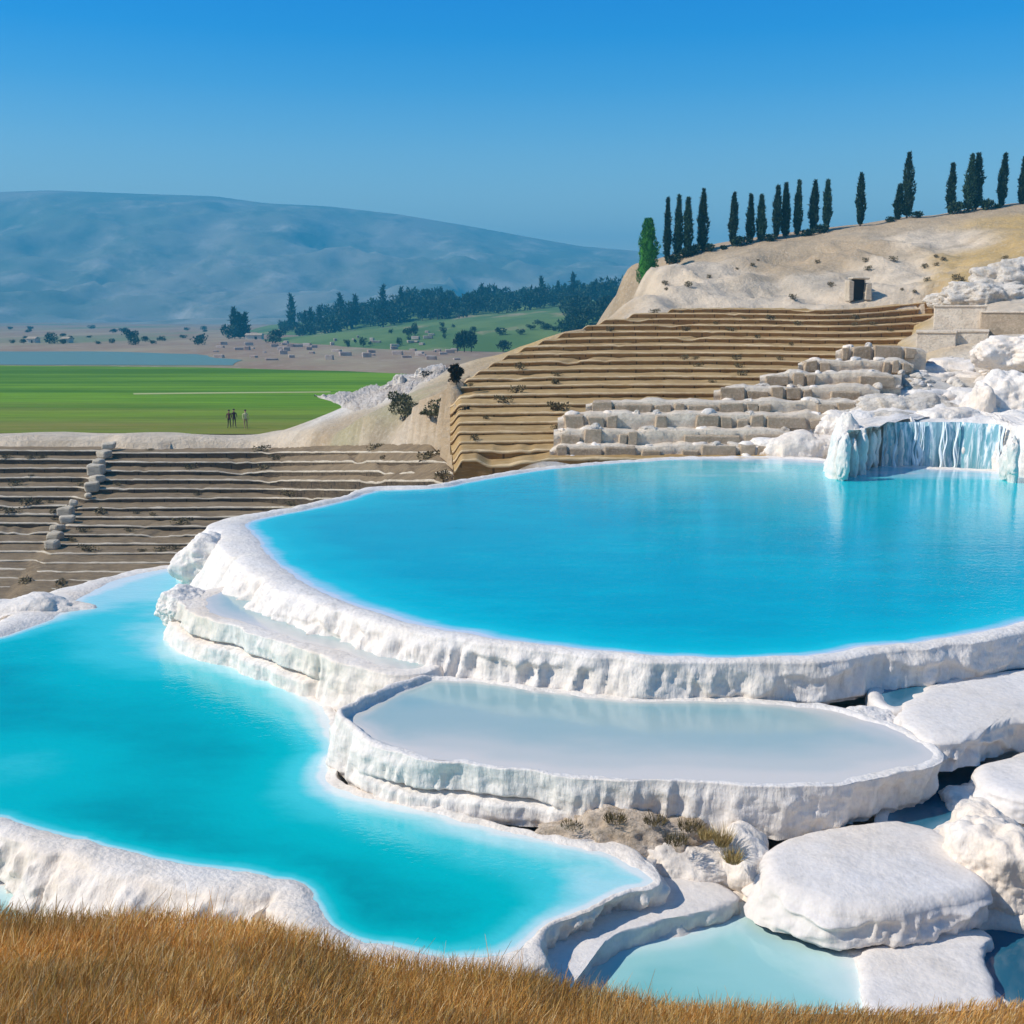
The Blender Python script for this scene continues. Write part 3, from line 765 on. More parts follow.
# --- green pool at the bottom
grn = [(566, 992, .15, .3, .05, 0.30, .03), (590, 966, .15, .3, 0, 0.30, .10), (612, 950, .15, .3, 0, 0.30, .12), (650, 937, .15, .3, 0, 0.36, .12), (695, 925, .15, .3, 0, 0.42, .12), (735, 903, .15, .3, 0, 0.72, .08), (765, 902, .3, .3, .1, 1.08, .03), (800, 915, .3, .3, .1, 1.20, .02), (835, 938, .3, .3, .1, 1.20, .02), (858, 966, .25, .3, .1, 0.96, .02), (868, 1000, .25, .35, .1, 0.60, .03), (860, 1040, .3, .4, .2, 0.48, .03), (740, 1060, .3, .4, .2, 0.48, .03), (620, 1050, .3, .4, .2, 0.36, .03), (568, 1020, .3, .4, .2, 0.30, .03)]
o, xy, nn, rw, sh = basin(grn, ZG, M['trav_plate'], 12.2, 'low pale travertine rim round the small milky green pool by the grass', ds=.04, flute=.03, tiers=0, nw=14)
water(xy, nn, rw, sh, ZG, M['w_green'], 2.8, ds=.2)

# --- sliver of water at the far lower left
sm = [(-120, 872, .2, .3, .1, .8, .03), (-30, 880, .2, .3, .1, .8, .03), (20, 888, .2, .3, .1, .8, .03), (70, 905, .2, .3, .1, .8, .03), (110, 925, .2, .3, .1, .6, .03), (60, 950, .2, .3, .1, .6, .03), (-100, 950, .2, .3, .1, .6, .03)]
o, xy, nn, rw, sh = basin(sm, -1.98, M['trav_warm'], 13.2, 'low rim of the tiny pale pool behind the grass at far left', ds=.05, flute=.03, tiers=0, nw=10)
water(xy, nn, rw, sh, -1.98, M['w_green'], 4.8, ds=.2)

# --- slabs
plate([(520, 1000, .3, .1), (530, 950, .3, 0), (570, 912, .3, 0), (615, 886, .3, 0), (660, 872, .3, 0), (715, 878, .3, 0), (742, 895, .3, 0), (706, 911, .3, 0), (655, 922, .3, 0), (606, 942, .3, 0), (575, 970, .3, 0), (548, 1010, .3, .1)], ZG + .24, M['trav_plate'], 3.4,
      'smooth pale curved slab between the turquoise pool and the milky green pool', ds=.04, dome=.0, flute=.02, tiers=0, nw=10, rnd=.05, lump=.02)
plate([(770, 846, .5, .12), (800, 832, .4, 0), (870, 820, .4, 0), (918, 818, .4, 0), (952, 832, .45, .02), (975, 858, .5, .02), (984, 878, .5, -.05), (970, 893, .52, -.1), (930, 904, .52, -.06), (880, 909, .55, 0), (835, 905, .55, .1), (795, 892, .5, .15), (766, 872, .5, .15)], -1.25, M['trav_plate'], 5.9,
      'big smooth rounded travertine slab below the shallow pool, right of the brown crust', ds=.035, dome=.05, flute=.05, tiers=.9, foot=.1, nw=30, rnd=.10)
# right hand ledge with its pool, shade put into the water colour
o, xy, nn, rw, sh = basin([(884, 690, .2, .2, 0, .5, .05), (905, 676, .2, .3, 0, .5, .03), (960, 664, .2, .3, 0, .5, .03), (1040, 650, .2, .3, 0, .5, .03), (1070, 660, .2, .3, 0, .5, .03), (1000, 672, .2, .3, 0, .5, .03), (940, 683, .2, .3, 0, .5, .03), (905, 704, .2, .3, 0, .5, .04), (890, 706, .2, .5, 0, .5, .06)], -.66, M['trav_plate'], 15.5,
      'thin travertine rim round the shaded dark blue pool under the big rim at right', ds=.05, flute=.02, tiers=0, nw=10)
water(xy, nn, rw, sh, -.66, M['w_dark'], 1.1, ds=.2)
plate([(897, 716, .5, .1), (905, 700, .4, 0), (935, 686, .4, 0), (980, 677, .4, 0), (1040, 668, .4, 0), (1140, 668, .4, 0), (1150, 700, .6, 0), (1060, 715, .6, 0), (1010, 722, .55, -.05), (965, 735, .5, -.05), (935, 737, .5, .05), (910, 728, .5, .1)], -.52, M['trav_plate'], 8.1,
      'broad pale travertine ledge at the right edge beside the shaded blue pool', ds=.04, dome=.02, flute=.06, tiers=.9, foot=.12, nw=26, rnd=.07, lump=.02)
# slab at the frame edge and the knobbly mound under it
plate([(972, 772, .35, .1), (990, 760, .35, 0), (1024, 750, .4, 0), (1100, 748, .4, 0), (1150, 790, .5, 0), (1060, 800, .4, .05), (1005, 793, .35, .1)], -.95, M['trav_plate'], 2.2,
      'small flat topped slab at the right edge above the knobbly mound', ds=.035, dome=.03, flute=.05, tiers=0, nw=18, rnd=.08)
o, xy, nn, rw, sh = basin([(892, 830, .15, .2, 0, .5, .03), (896, 800, .15, .2, 0, .5, .03), (915, 778, .15, .2, 0, .5, .03), (950, 766, .15, .2, 0, .5, .03), (990, 762, .15, .2, 0, .5, .03), (1010, 785, .15, .2, 0, .5, .03), (975, 805, .15, .2, 0, .5, .03), (935, 828, .15, .2, 0, .5, .03)], -1.32, M['trav_plate'], 17.5,
      'thin rim of the shaded dark blue hollow beside the knobbly mound', ds=.04, flute=.02, tiers=0, nw=10)
water(xy, nn, rw, sh, -1.32, M['w_dark'], 1.9, ds=.2)  # sheet darkened in colour to stand for the hollow's shade
plate([(860, 960, .5, .1), (885, 935, .4, 0), (940, 925, .4, 0), (985, 930, .4, 0), (990, 960, .5, -.05), (1000, 1000, .6, 0), (985, 1040, .6, .1), (900, 1050, .6, .1), (868, 1010, .5, .1)], -1.78, M['trav_plate'], 9.4,
      'lowest flat pale slab under the big rounded slab near the grass', ds=.04, dome=.01, flute=.04, tiers=0, nw=16, rnd=.04, lump=.02)
o, xy, nn, rw, sh = basin([(975, 945, .1, .2, 0, .5, .03), (985, 925, .1, .2, 0, .5, .03), (1060, 925, .1, .2, 0, .5, .03), (1060, 1010, .1, .2, 0, .5, .03), (1005, 1000, .1, .2, 0, .5, .03)], -1.95, M['trav_plate'], 19.5,
      'thin rim of the shaded dark blue hollow at the lower right edge', ds=.04, flute=.02, tiers=0, nw=10)
water(xy, nn, rw, sh, -1.95, M['w_dark'], 2.9, ds=.2)  # dark sheet: shade of the low gap is put into its colour

plate([(742, 884, .4, .1), (775, 846, .3, 0), (900, 838, .3, 0), (1000, 795, .3, 0), (1110, 785, .3, 0), (1160, 925, .4, 0), (1000, 915, .4, 0), (900, 935, .3, 0), (846, 930, .3, 0), (800, 905, .3, 0), (765, 900, .3, 0)], -1.70, M['trav_warm'], 21.4,
      'rough cream flowstone floor filling the gaps between the right hand slabs', ds=.05, dome=.0, flute=.05, tiers=0, nw=10, rnd=.12, lump=.10)
# --- lumpy solids
def lump(name, c, r, mat, seed, label=None, cat=None, group=None, sub=5, amp=.3, f=1.2, flat=0., streak=0., rz=0, parent=None):
    import bmesh
    bm = bmesh.new(); bmesh.ops.create_icosphere(bm, subdivisions=sub, radius=1)
    v = np.array([p.co[:] for p in bm.verts]); fc = np.array([[q.index for q in f_.verts] for f_ in bm.faces]); bm.free()
    rr = np.array(r)
    w = v * rr
    d = 1 + amp * fbm(w[:, 0] * f + seed, w[:, 1] * f, w[:, 2] * f * (1 - streak * .8), 6, .47) + amp * .22 * np.abs(fbm(w[:, 0] * f * 2.2, w[:, 1] * f * 2.2, w[:, 2] * f * 2.2 * (1 - streak * .8) + seed, 4))
    w = w * d[:, None]
    if flat: w[:, 2] = np.where(w[:, 2] > r[2] * flat, r[2] * flat + (w[:, 2] - r[2] * flat) * .2, w[:, 2])
    ca, sa = math.cos(rz), math.sin(rz)
    w = np.column_stack([w[:, 0] * ca - w[:, 1] * sa, w[:, 0] * sa + w[:, 1] * ca, w[:, 2]])
    o = mk(name, w, fc, mat, parent)
    o.location = c
    if label: tag(o, label, cat, group)
    return o

q = P(985, 880, -1.55)
lump('travertine_mound', (q[0] + .32, q[1] + .25, -1.55), (.78, .8, .72), M['trav_warm'], 2.2, 'knobbly cream travertine mound at the right edge beside the big rounded slab', 'rock', sub=6, amp=.28, f=1.8)
q = P(950, 800, -1.45)
lump('travertine_mound', (q[0] + .28, q[1] - .35, -1.5), (.62, .62, .42), M['trav'], 5.2, 'low crusty white mound between the dark blue hollow and the rounded slab', 'rock', sub=6, amp=.24, f=2.0)
q = P(870, 712, -.7)
lump('travertine_mound', (q[0] - .1, q[1] - .2, -.80), (.6, .4, .2), M['trav'], 7.2, 'small lumpy white crust joining the shallow pool to the right hand ledge', 'rock', sub=6, amp=.3, f=2.4)
q = P(697, 862, -1.6)
lump('travertine_mound', (q[0] - .1, q[1] + .15, -1.72), (1.0, .55, .36), M['trav_warm'], 9.2, 'rough pale crumbly slope under the middle terrace above the milky green pool', 'rock', sub=6, amp=.16, f=3)
q = P(628, 845, -1.5)
crust = lump('travertine_mound', (q[0], q[1] + .25, -1.50), (1.35, .62, .42), M['brown_crust'], 1.2, 'brown stained crumbly crust under the lip of the middle terrace', 'rock', sub=6, amp=.18, f=3.2)
q = P(745, 870, -1.6)
lump('travertine_mound', (q[0] + .05, q[1] + .2, -1.62), (.38, .5, .5), M['trav_warm'], 6.6, 'cream travertine knob touching the left end of the big rounded slab', 'rock', sub=5, amp=.2, f=2.4)
q = P(205, 560, -.6)
lump('travertine_mound', (q[0] + .5, q[1], -.75), (1.2, 1.0, .75), M['trav'], 4.6, 'craggy white outcrop at the left end of the big pool rim', 'rock', sub=6, amp=.26, f=1.5)
q = P(180, 603, -.7)
lump('travertine_mound', (q[0] + .2, q[1], -.8), (.75, .8, .45), M['trav'], 8.6, 'small white knob at the left tip of the cracked shelf', 'rock', sub=6, amp=.24, f=2.0)
q = P(48, 612, -1.3)
lump('travertine_mound', (q[0] - .8, q[1] + .6, -1.75), (2.0, .8, .7), M['trav_warm'], 3.6, 'cream lumpy bank behind the far edge of the turquoise pool', 'rock', sub=6, amp=.16, f=1.2)

# ---------------------------------------------------------------- cascade at the back of the big pool
casc = [(838, 431, 2.1, .35), (850, 424, 2.1, .2), (880, 421.5, 2.1, .12), (920, 421.5, 2.0, .1), (960, 422, 2.0, .1), (990, 423, 2.0, .1), (1014, 427, 2.0, .3), (1060, 434, 2.0, .5), (1110, 425, 2, .4), (1100, 402, 1, .2), (1000, 396, 1, .2), (900, 398, 1, .2), (850, 408, 1.5, .3)]
plate(casc, 1.75, M['trav'], 11.1, 'white fluted travertine cliff behind the small waterfall at the far end', ds=.09, dome=.1, flute=.17, tiers=0, nw=40, rnd=.35, lump=.2, fs=.9)
cliff = bpy.context.scene.objects[[o_.name for o_ in bpy.context.scene.objects if o_.get('label', '').startswith('white fluted travertine cliff')][0]]
CLIFF = True
root = empty('waterfall', P(940, 470, 0), label='small white waterfall streaming over the fluted cliff into the big pool', cat='waterfall')
inv = Matrix.Translation(-root.location)
m, nt, b = newmat('falling_water'); b.inputs['Base Color'].default_value = (.80, .86, .88, 1); b.inputs['Roughness'].default_value = .3
m2, nt, b = newmat('water_sheet'); v = coords(nt, (1, 1, .12))
v2 = coords(nt, (1, 1, .06))
c = mix(nt, noise(nt, v, 1.3, 4, .6, .35, .65), (.12, .34, .40), (.36, .56, .60)); c = mix(nt, noise(nt, v2, 7, 6, .65, .47, .62), c, (.84, .88, .88)); nt.links.new(c, b.inputs['Base Color']); b.inputs['Roughness'].default_value = .2
bump(nt, b, noise(nt, v, 7, 4, .6, .2, .8), .6, .08)
def curtain(pa, pb, n, off, amp, seed):
    V = []
    for i, p_ in enumerate(np.linspace(pa, pb, n)):
        top = P(p_, np.interp(p_, [838, 880, 960, 1000, 1030], [430, 421, 421, 423.5, 430]), 1.78)
        for t in np.linspace(0, 1, 14):
            w = amp * float(vn(p_ * .09, t * .8, seed)) + .25 * amp * float(vn(p_ * .35, t * .6, seed + 3))
            out = off + .28 * t ** .6 + w
            V.append((top[0] * (top[1] - out) / top[1], top[1] - out, 1.72 - 1.8 * t - .1 * math.sin(t * math.pi) + (.04 if t == 0 else 0)))
    return np.array(V)
V = curtain(884, 1001, 120, .22, .07, 3.); o = mk('water_sheet', V, gf(120, 14), m2, root); o.data.transform(inv)
for k in range(18):
    p_ = random.uniform(870, 966) if k < 14 else random.choice((968, 1004, 862, 1001))
    wd = random.uniform(.4, 1.3); V = curtain(p_ - wd, p_ + wd, 7, .28, .05, k * 1.7)
    V = V.reshape(7, 14, 3); mid_ = V.mean(0)
    for j in range(14):
        s_ = (.35 + .65 * abs(math.sin(j * .5 + k))) * (1 + .06 * j)
        V[:, j, 0] = mid_[j, 0] + (V[:, j, 0] - mid_[j, 0]) * s_ + .05 * math.sin(j * .7 + k)
        V[:, j, 1] -= .07 * np.cos(np.linspace(-1.4, 1.4, 7))
    o = mk('water_strand', V.reshape(-1, 3), gf(7, 14), m, root); o.data.transform(inv)

def proj(x, y, z):
    d = y * CT - (z - H) * ST; up = y * ST + (z - H) * CT
    return 512 + F * x / d, 512 - F * up / d
for k, (pa, pb, yt, D, hh, lb) in enumerate(((800, 872, 421, 49.3, 1.3, 'white travertine step just left of the waterfall, lowest of the climbing steps'), (846, 940, 406, 51.6, 1.2, 'broad white travertine step right above the waterfall brow'),
        (838, 905, 395, 53.4, 1.1, 'short white travertine step beside the fifth block course'), (893, 985, 391, 54.2, 1.2, 'broad white step below the rubble and left of the tall craggy rock'), (868, 930, 381, 56.6, 1.1, 'narrow white step in the middle of the rubble slope'),
        (915, 990, 375, 57.5, 1.2, 'white step with rocks under the cut stone blocks'), (888, 945, 366, 60.2, 1.1, 'upper white step beside the top block course'), (940, 1010, 361, 61.5, 1.1, 'highest white step just under the pair of cut stone blocks'),
        (1000, 1080, 340, 62, 1.3, 'white step at the right edge under the plain grey wall block'), (955, 1000, 289, 81, 1.6, 'small white step leading up to the crumbly outcrop at right'))):
    z_ = Q((pa + pb) / 2, yt, D)[2]; xa_, xb_ = Q(pa, yt, D)[0], Q(pb, yt, D)[0]; L = xb_ - xa_
    oc = []
    for (fx, fy) in ((0, .5), (.12, .1), (.35, -.15), (.6, .12), (.85, -.1), (1, .4), (1.05, 1.6), (.8, 2.8), (.4, 3.0), (.02, 2.2)):
        x_ = xa_ + fx * L; y_ = D + fy + random.uniform(-.25, .25); oc.append((*proj(x_, y_, z_), hh, .3 if fy < 1 else .1))
    plate(oc, z_, M['trav_warm'] if k % 3 else M['trav'], 30.3 + k, lb, ds=.12, dome=.05, flute=.13, tiers=1.4, nw=18, rnd=.18, lump=.14, fs=.8)
# white domes and craggy mass behind the cascade
for k, px in enumerate((843, 852, 859, 868, 876, 884, 893, 901, 912, 926, 938, 951, 964, 1006, 1014)):
    q = Q(px + random.uniform(-1.5, 1.5), 450, P(px, np.interp(px, [838, 880, 960, 1015], [433, 421, 421, 433]), 1.75)[1] - random.uniform(.1, .35) - (.25 if px < 905 or px > 1000 else 0))
    lump('drapery', (q[0], q[1], random.uniform(.5, .7)), (random.uniform(.13, .26), .3, random.uniform(.7, .9)), M['trav'], k * 1.9, sub=5, amp=.42, f=2.2, streak=.35, parent=cliff)
lim = M['rough_lime']
for (px, py, D, r, mt, sd, lb, st_) in (
    (1010, 402, 50, (2.0, 1.6, 1.5), 'trav_warm', 1.1, 'smooth white travertine dome at the right edge above the waterfall', .2),
    (982, 412, 48.5, (.6, .7, 1.7), 'trav_warm', 2.1, 'tall craggy cream rock left of the white dome', .2),
    (905, 410, 50.5, (2.6, 1.6, .9), 'rough_lime', 3.1, 'rough grey white rock mass just above the waterfall', 0),
    (800, 448, 47.8, (2.2, 1.1, .9), 'trav_warm', 4.1, 'white crusty mound at the foot of the block walls left of the waterfall', .4),
    (850, 425, 49.5, (1.8, 1.2, .9), 'trav_warm', 9.1, 'white rounded crust at the left shoulder of the waterfall', .3),
    (1015, 350, 57, (2.2, 1.8, .9), 'trav_warm', 5.1, 'white rock at the right edge below the plain grey block wall', .2),
    (985, 296, 80, (3.6, 2.5, 1.3), 'rough_lime', 6.1, 'white crumbly outcrop behind the large cut stone block', 0),
    (1020, 280, 82, (3.5, 2.5, 1.8), 'rough_lime', 7.1, 'highest white crumbly outcrop at the right edge of the slope', 0),
    (846, 446, 42.6, (.55, .6, 1.5), 'trav', 16.1, 'bulging white drapery at the left corner of the waterfall cliff', .5),
    (862, 422, 46, (1.0, .7, .6), 'trav', 12.1, 'white knob on the left brow of the waterfall cliff', .3),
    (892, 419, 46, (1.1, .8, .5), 'rough_lime', 13.1, 'rough grey knob on the middle brow of the waterfall cliff', 0),
    (945, 416, 46.5, (1.5, .9, .5), 'trav_warm', 14.1, 'cream crust lying on the brow above the blue water sheets', 0),
    (1012, 424, 46, (1.2, .9, .6), 'trav', 15.1, 'white hump on the right brow of the waterfall cliff', .2),
    (735, 283, 0, None, None, 0, None, 0)):
    if r is None: continue
    q = Q(px, py, D)
    lump('limestone_outcrop', (q[0], q[1], q[2] - r[2] * .25), r, M[mt], sd, lb, 'rock', sub=6, amp=.22, f=1.1, streak=st_)

# ---------------------------------------------------------------- masonry walls by the pool
walls = [  # y top, y bottom, x0, x1, label
    (446, 459, 552, 800, 'lowest course of the block wall at the water edge of the big pool'),
    (430, 446, 556, 790, 'second course of the block wall above the big pool'),
    (414, 430, 560, 842, 'third course of the block wall with long grey blocks'),
    (401, 414, 588, 872, 'fourth course of the block wall, topped by pale rubble'),
    (387, 401, 716, 878, 'fifth course of the block wall, short run above the rubble'),
    (373, 387, 762, 900, 'sixth narrow course of the block wall near the ochre terraces'),
    (360, 373, 800, 912, 'seventh course of the block wall, just under the cut stone blocks'),
    (347, 360, 838, 925, 'topmost short course of the block wall beside the cut stone blocks')]
for k, (yt, yb, x0, x1_, lb) in enumerate(walls):
    D = (47.3, 48.2, 49.2, 50.3, 52.2, 54.2, 56.6, 59)[k]
    zt = Q(600, yt, D)[2]; zb = Q(600, yb, D)[2]
    root = empty('block_wall', (Q((x0 + x1_) / 2, yb, D)[0], D, zb), label=lb, cat='stone wall')
    X0, X1 = Q(x0, yt, D)[0] - root.location[0], Q(x1_, yt, D)[0] - root.location[0]
    hh = zt - zb
    # pale limy core with uneven top, sloping back
    nx = 90; V = []
    for x in np.linspace(X0 - .1, X1 + .1, nx):
        e_ = .10 * float(fbm(x * 1.1, k * 3., 1.1, 4)); end = min(1, (x - X0 + .3) / .8, (X1 + .3 - x) / .8)
        top = hh * (.55 + .45 * max(0, end)) + e_ * .6
        for (yy, zz) in ((.10, -.9 - (1.2 if k > 2 else 0)), (.10, 0), (.10, top * .5), (.06 + e_ * .3, top * .93), (.18, top * .98), (1.2, top + .02 + e_ * .5), (3.2, top - .1 + e_), (5.5, top - .9)):
            V.append((x + (x + root.location[0]) * yy / D, yy + .05 * float(fbm(x * 2, zz * 2 + k, 4.4, 3)), zz))
    o = mk('wall_core', np.array(V), gf(nx, 8)[:, ::-1], M['mortar'], root, smooth=False)
    o.data.materials.append(M['tread_gold'] if k > 1 else M['rough_lime']); mi = np.zeros((nx - 1, 7), np.int32); mi[:, 5:] = 1; o.data.polygons.foreach_set('material_index', mi.ravel())
    x = X0 + .15
    while x < X1 - .5:
        w_ = random.choice((.5, .65, .8, 1.1, 1.7)) * random.uniform(.85, 1.15)
        if k == 1 and x < 3.2 < x + w_ + 2: w_ = 2.6
        w_ = min(w_, X1 - x)
        ul = random.random()
        if ul > .14 + (.25 if k in (0, 1) and x < X0 + 4.5 else 0):
            h_ = hh * random.uniform(.62, 1.0)
            o = mk('stone_block', boxv(x + w_ / 2, .10, hh * .04 + h_ / 2, w_ - .14, .42, h_, random.uniform(-.06, .06), .07), BF, M['block'], root, smooth=False); bevel(o, .04)
        x += w_ + random.uniform(.0, .05)

# cut blocks near the right edge
def cutblock(x0, x1_, yt, yb, D, dep, lb, mt='block', lab=True):
    a, b_ = Q(x0, yt, D), Q(x1_, yb, D)
    w_, h_ = b_[0] - a[0], a[2] - b_[2]
    xc = (a[0] + b_[0]) / 2; k_ = dep / 2
    root = empty('cut_stone', (xc * (1 + k_ / D), D + k_, b_[2]), -math.atan2(xc, D), label=lb, cat='stone block')
    o = mk('stone_body', boxv(0, 0, h_ / 2 - .4, w_, dep, h_ + .8 - .16, 0, .04), BF, M[mt], root, smooth=False); bevel(o, .06)
    o = mk('pale_cap', boxv(0, -.02, h_ - .06, w_ + .1, dep + .1, .14, 0, .02), BF, M['mortar'], root, smooth=False); bevel(o, .04)
    return root
cutblock(918, 953, 331, 362, 66, 2.5, 'squared grey stone block with pale cap, left one of the lower pair', 'mortar')
cutblock(955.5, 985, 330, 364, 65.6, 2.5, 'squared stone block with pale cap, right one of the lower pair', 'mortar')
cutblock(936, 983, 305, 329, 68.3, 2.2, 'upper squared cream stone block standing on the lower pair', 'mortar')
cutblock(985.5, 1080, 311, 352, 66.3, 3, 'long plain grey wall block running out at the right edge')
cutblock(1000, 1010, 262, 274, 88, 2, 'small cream block standing alone high on the slope at right', 'mortar')

# dark doorway in the cliff
q = hit(860, 300, 100, 140) or Q(860, 300, 112)
D = q[1] - 1.2; a = Q(853, 279, D); b_ = Q(868, 300, D)
root = empty('rock_tomb', (Q(860, 300, D)[0], D, b_[2]), label='small pale stone tomb front with a dark doorway at the foot of the bare slope', cat='tomb')
w_, h_ = 1.15, a[2] - b_[2]
o = mk('stone_surround', boxv(-w_ * .5 - .25, .7, h_ * .45, .5, 1.4, h_ * .95, 0, .1) + boxv(w_ * .5 + .3, .7, h_ * .4, .6, 1.4, h_ * .8, 0, .1) + boxv(0, .7, h_ + .08, w_ + .6, 1.5, .2, 0, .05) + boxv(0, 1.9, h_ * .5, w_ + .8, .6, h_, 0, .02), [tuple(i * 8 + j for j in f) for i in range(4) for f in BF], M['nosing'], root, smooth=False); bevel(o, .1)
m, nt, b = newmat('dark_opening'); b.inputs['Base Color'].default_value = (.03, .018, .008, 1); b.inputs['Roughness'].default_value = 1
mk('doorway', boxv(0, 1.0, h_ * .5, w_, .5, h_, 0, 0), BF, m, root, smooth=False)

# ---------------------------------------------------------------- scattered limestone
protos = []
for i in range(6):
    o = lump('limestone_rock', (0, 0, 0), (1, random.uniform(.7, 1), random.uniform(.5, .8)), M['rough_lime'] if i % 2 else M['trav_warm'], i * 3.3 + 1, sub=3, amp=.38, f=1.3)
    for p_ in o.data.polygons: p_.use_smooth = (i % 2 == 0)
    tag(o, 'white grey limestone rock lying among the rubble above the pool', 'rock', 'rubble rocks around the block walls')
    protos.append(o)
used = [False] * 6
def put_rock(px, py, size, lb, grp, D0=41):
    q = hit(px, py, D0, 180)
    if q is None: return
    i = random.randrange(6)
    s_ = (size * random.uniform(.8, 1.4), size * random.uniform(.7, 1.1), size * random.uniform(.6, 1.1))
    if used[i]: o = dup(protos[i], q, random.uniform(0, 6.28), s_)
    else:
        o = protos[i]; o.location = q; o.scale = s_; o.rotation_euler = (0, 0, random.uniform(0, 6)); used[i] = True
    o.rotation_euler[0] = random.uniform(-.3, .3)
    tag(o, lb, 'rock', grp)
for k in range(130):
    t = random.random() ** .8
    px = 760 + 225 * t; py = 442 - 72 * t + random.uniform(-22, 22)
    put_rock(px, py, random.uniform(.12, .42), 'white grey limestone rock lying among the rubble between waterfall and block walls', 'rubble rocks around the block walls')
for k in range(26):
    put_rock(random.uniform(930, 1024), random.uniform(300, 352), random.uniform(.2, .6), 'white rock scattered round the cut stone blocks at right', 'rocks round the cut stone blocks', 60)
for k in range(70):
    kk_ = random.randrange(8); (yt, yb, x0, x1_, _) = walls[kk_]
    D = (47.3, 48.2, 49.2, 50.3, 52.2, 54.2, 56.6, 59)[kk_] + random.choice((-.15, .45)); px = random.uniform(x0, x1_)
    q = Q(px, yb if D < (47.3, 48.2, 49.2, 50.3, 52.2, 54.2, 56.6, 59)[kk_] else yt, D); i = random.randrange(6); s0 = random.uniform(.12, .32)
    if used[i]: o = dup(protos[i], q, random.uniform(0, 6.28), (s0 * 1.3, s0, s0))
    else: o = protos[i]; o.location = q; o.scale = (s0, s0, s0); used[i] = True
    tag(o, 'small pale rock lodged on or against a course of the block walls', 'rock', 'small rocks lodged on the block walls')
for k in range(36):
    t = random.random()
    put_rock(550 + 60 * t, 458 - 50 * t + random.uniform(-8, 8), random.uniform(.15, .4), 'pale rock at the crumbled left end of the block walls', 'rocks at the left end of the block walls')
for k in range(30):
    t = random.random()
    put_rock(330 + 105 * t, 402 - 34 * t + random.uniform(-5, 7), random.uniform(.3, 1.0), 'pale limestone rock on the white spur beside the green field', 'rocks on the white spur', 60)

# white spur running down to the field
V = []; n = 150; mm_ = 25
for i, t in enumerate(np.linspace(0, 1, n)):
    px = 316 + 128 * t; pc = np.interp(t, [0, .3, .55, 1], [397, 402, 392, 367]); hw_ = np.interp(t, [0, .12, .35, .7, 1], [1, 5, 11, 9, 4]) * (1 + .45 * float(fbm(t * 9, 3.3, 1.1, 4)))
    for j, s_ in enumerate(np.linspace(1, -1, mm_)):
        q = hit(px + s_ * 3, pc + s_ * hw_, 60, 210) or Q(px, pc, 130)
        if q[1] > 105: q = P(px + s_ * 3, pc + s_ * hw_, FZ)
        e_ = (1 - s_ ** 4)
        V.append((q[0], q[1], q[2] - .25 + e_ * (.35 + .3 * abs(float(fbm(q[0] * .8, q[1] * .25, 3.3, 6, .65))))))
o = mk('limestone_spur', np.array(V), gf(n, mm_), rockmat('spur_limestone', (.74, .66, .58), (.56, .48, .40), (.30, .25, .19), .9, .3), smooth=True)
tag(o, 'white limestone spur running down beside the green field', 'rock')

# ---------------------------------------------------------------- trees
def leaves(n, fpos, size, up=.6, seed=0, asp=.45):
    rs = np.random.RandomState(seed)
    p, out = fpos(rs, n)
    d = out * (1 - up) + np.array([0, 0, up]) + rs.normal(0, .35, (n, 3)); d /= np.linalg.norm(d, axis=1)[:, None]
    s_ = np.cross(d, rs.normal(0, 1, (n, 3))); s_ /= np.linalg.norm(s_, axis=1)[:, None]
    L = (size * rs.uniform(.6, 1.4, n))[:, None]
    a = p - s_ * L * asp * .5; b_ = p + s_ * L * asp * .5; c_ = p + d * L
    V = np.stack([a, b_, c_], 1).reshape(-1, 3)
    return V, np.arange(3 * n).reshape(-1, 3)

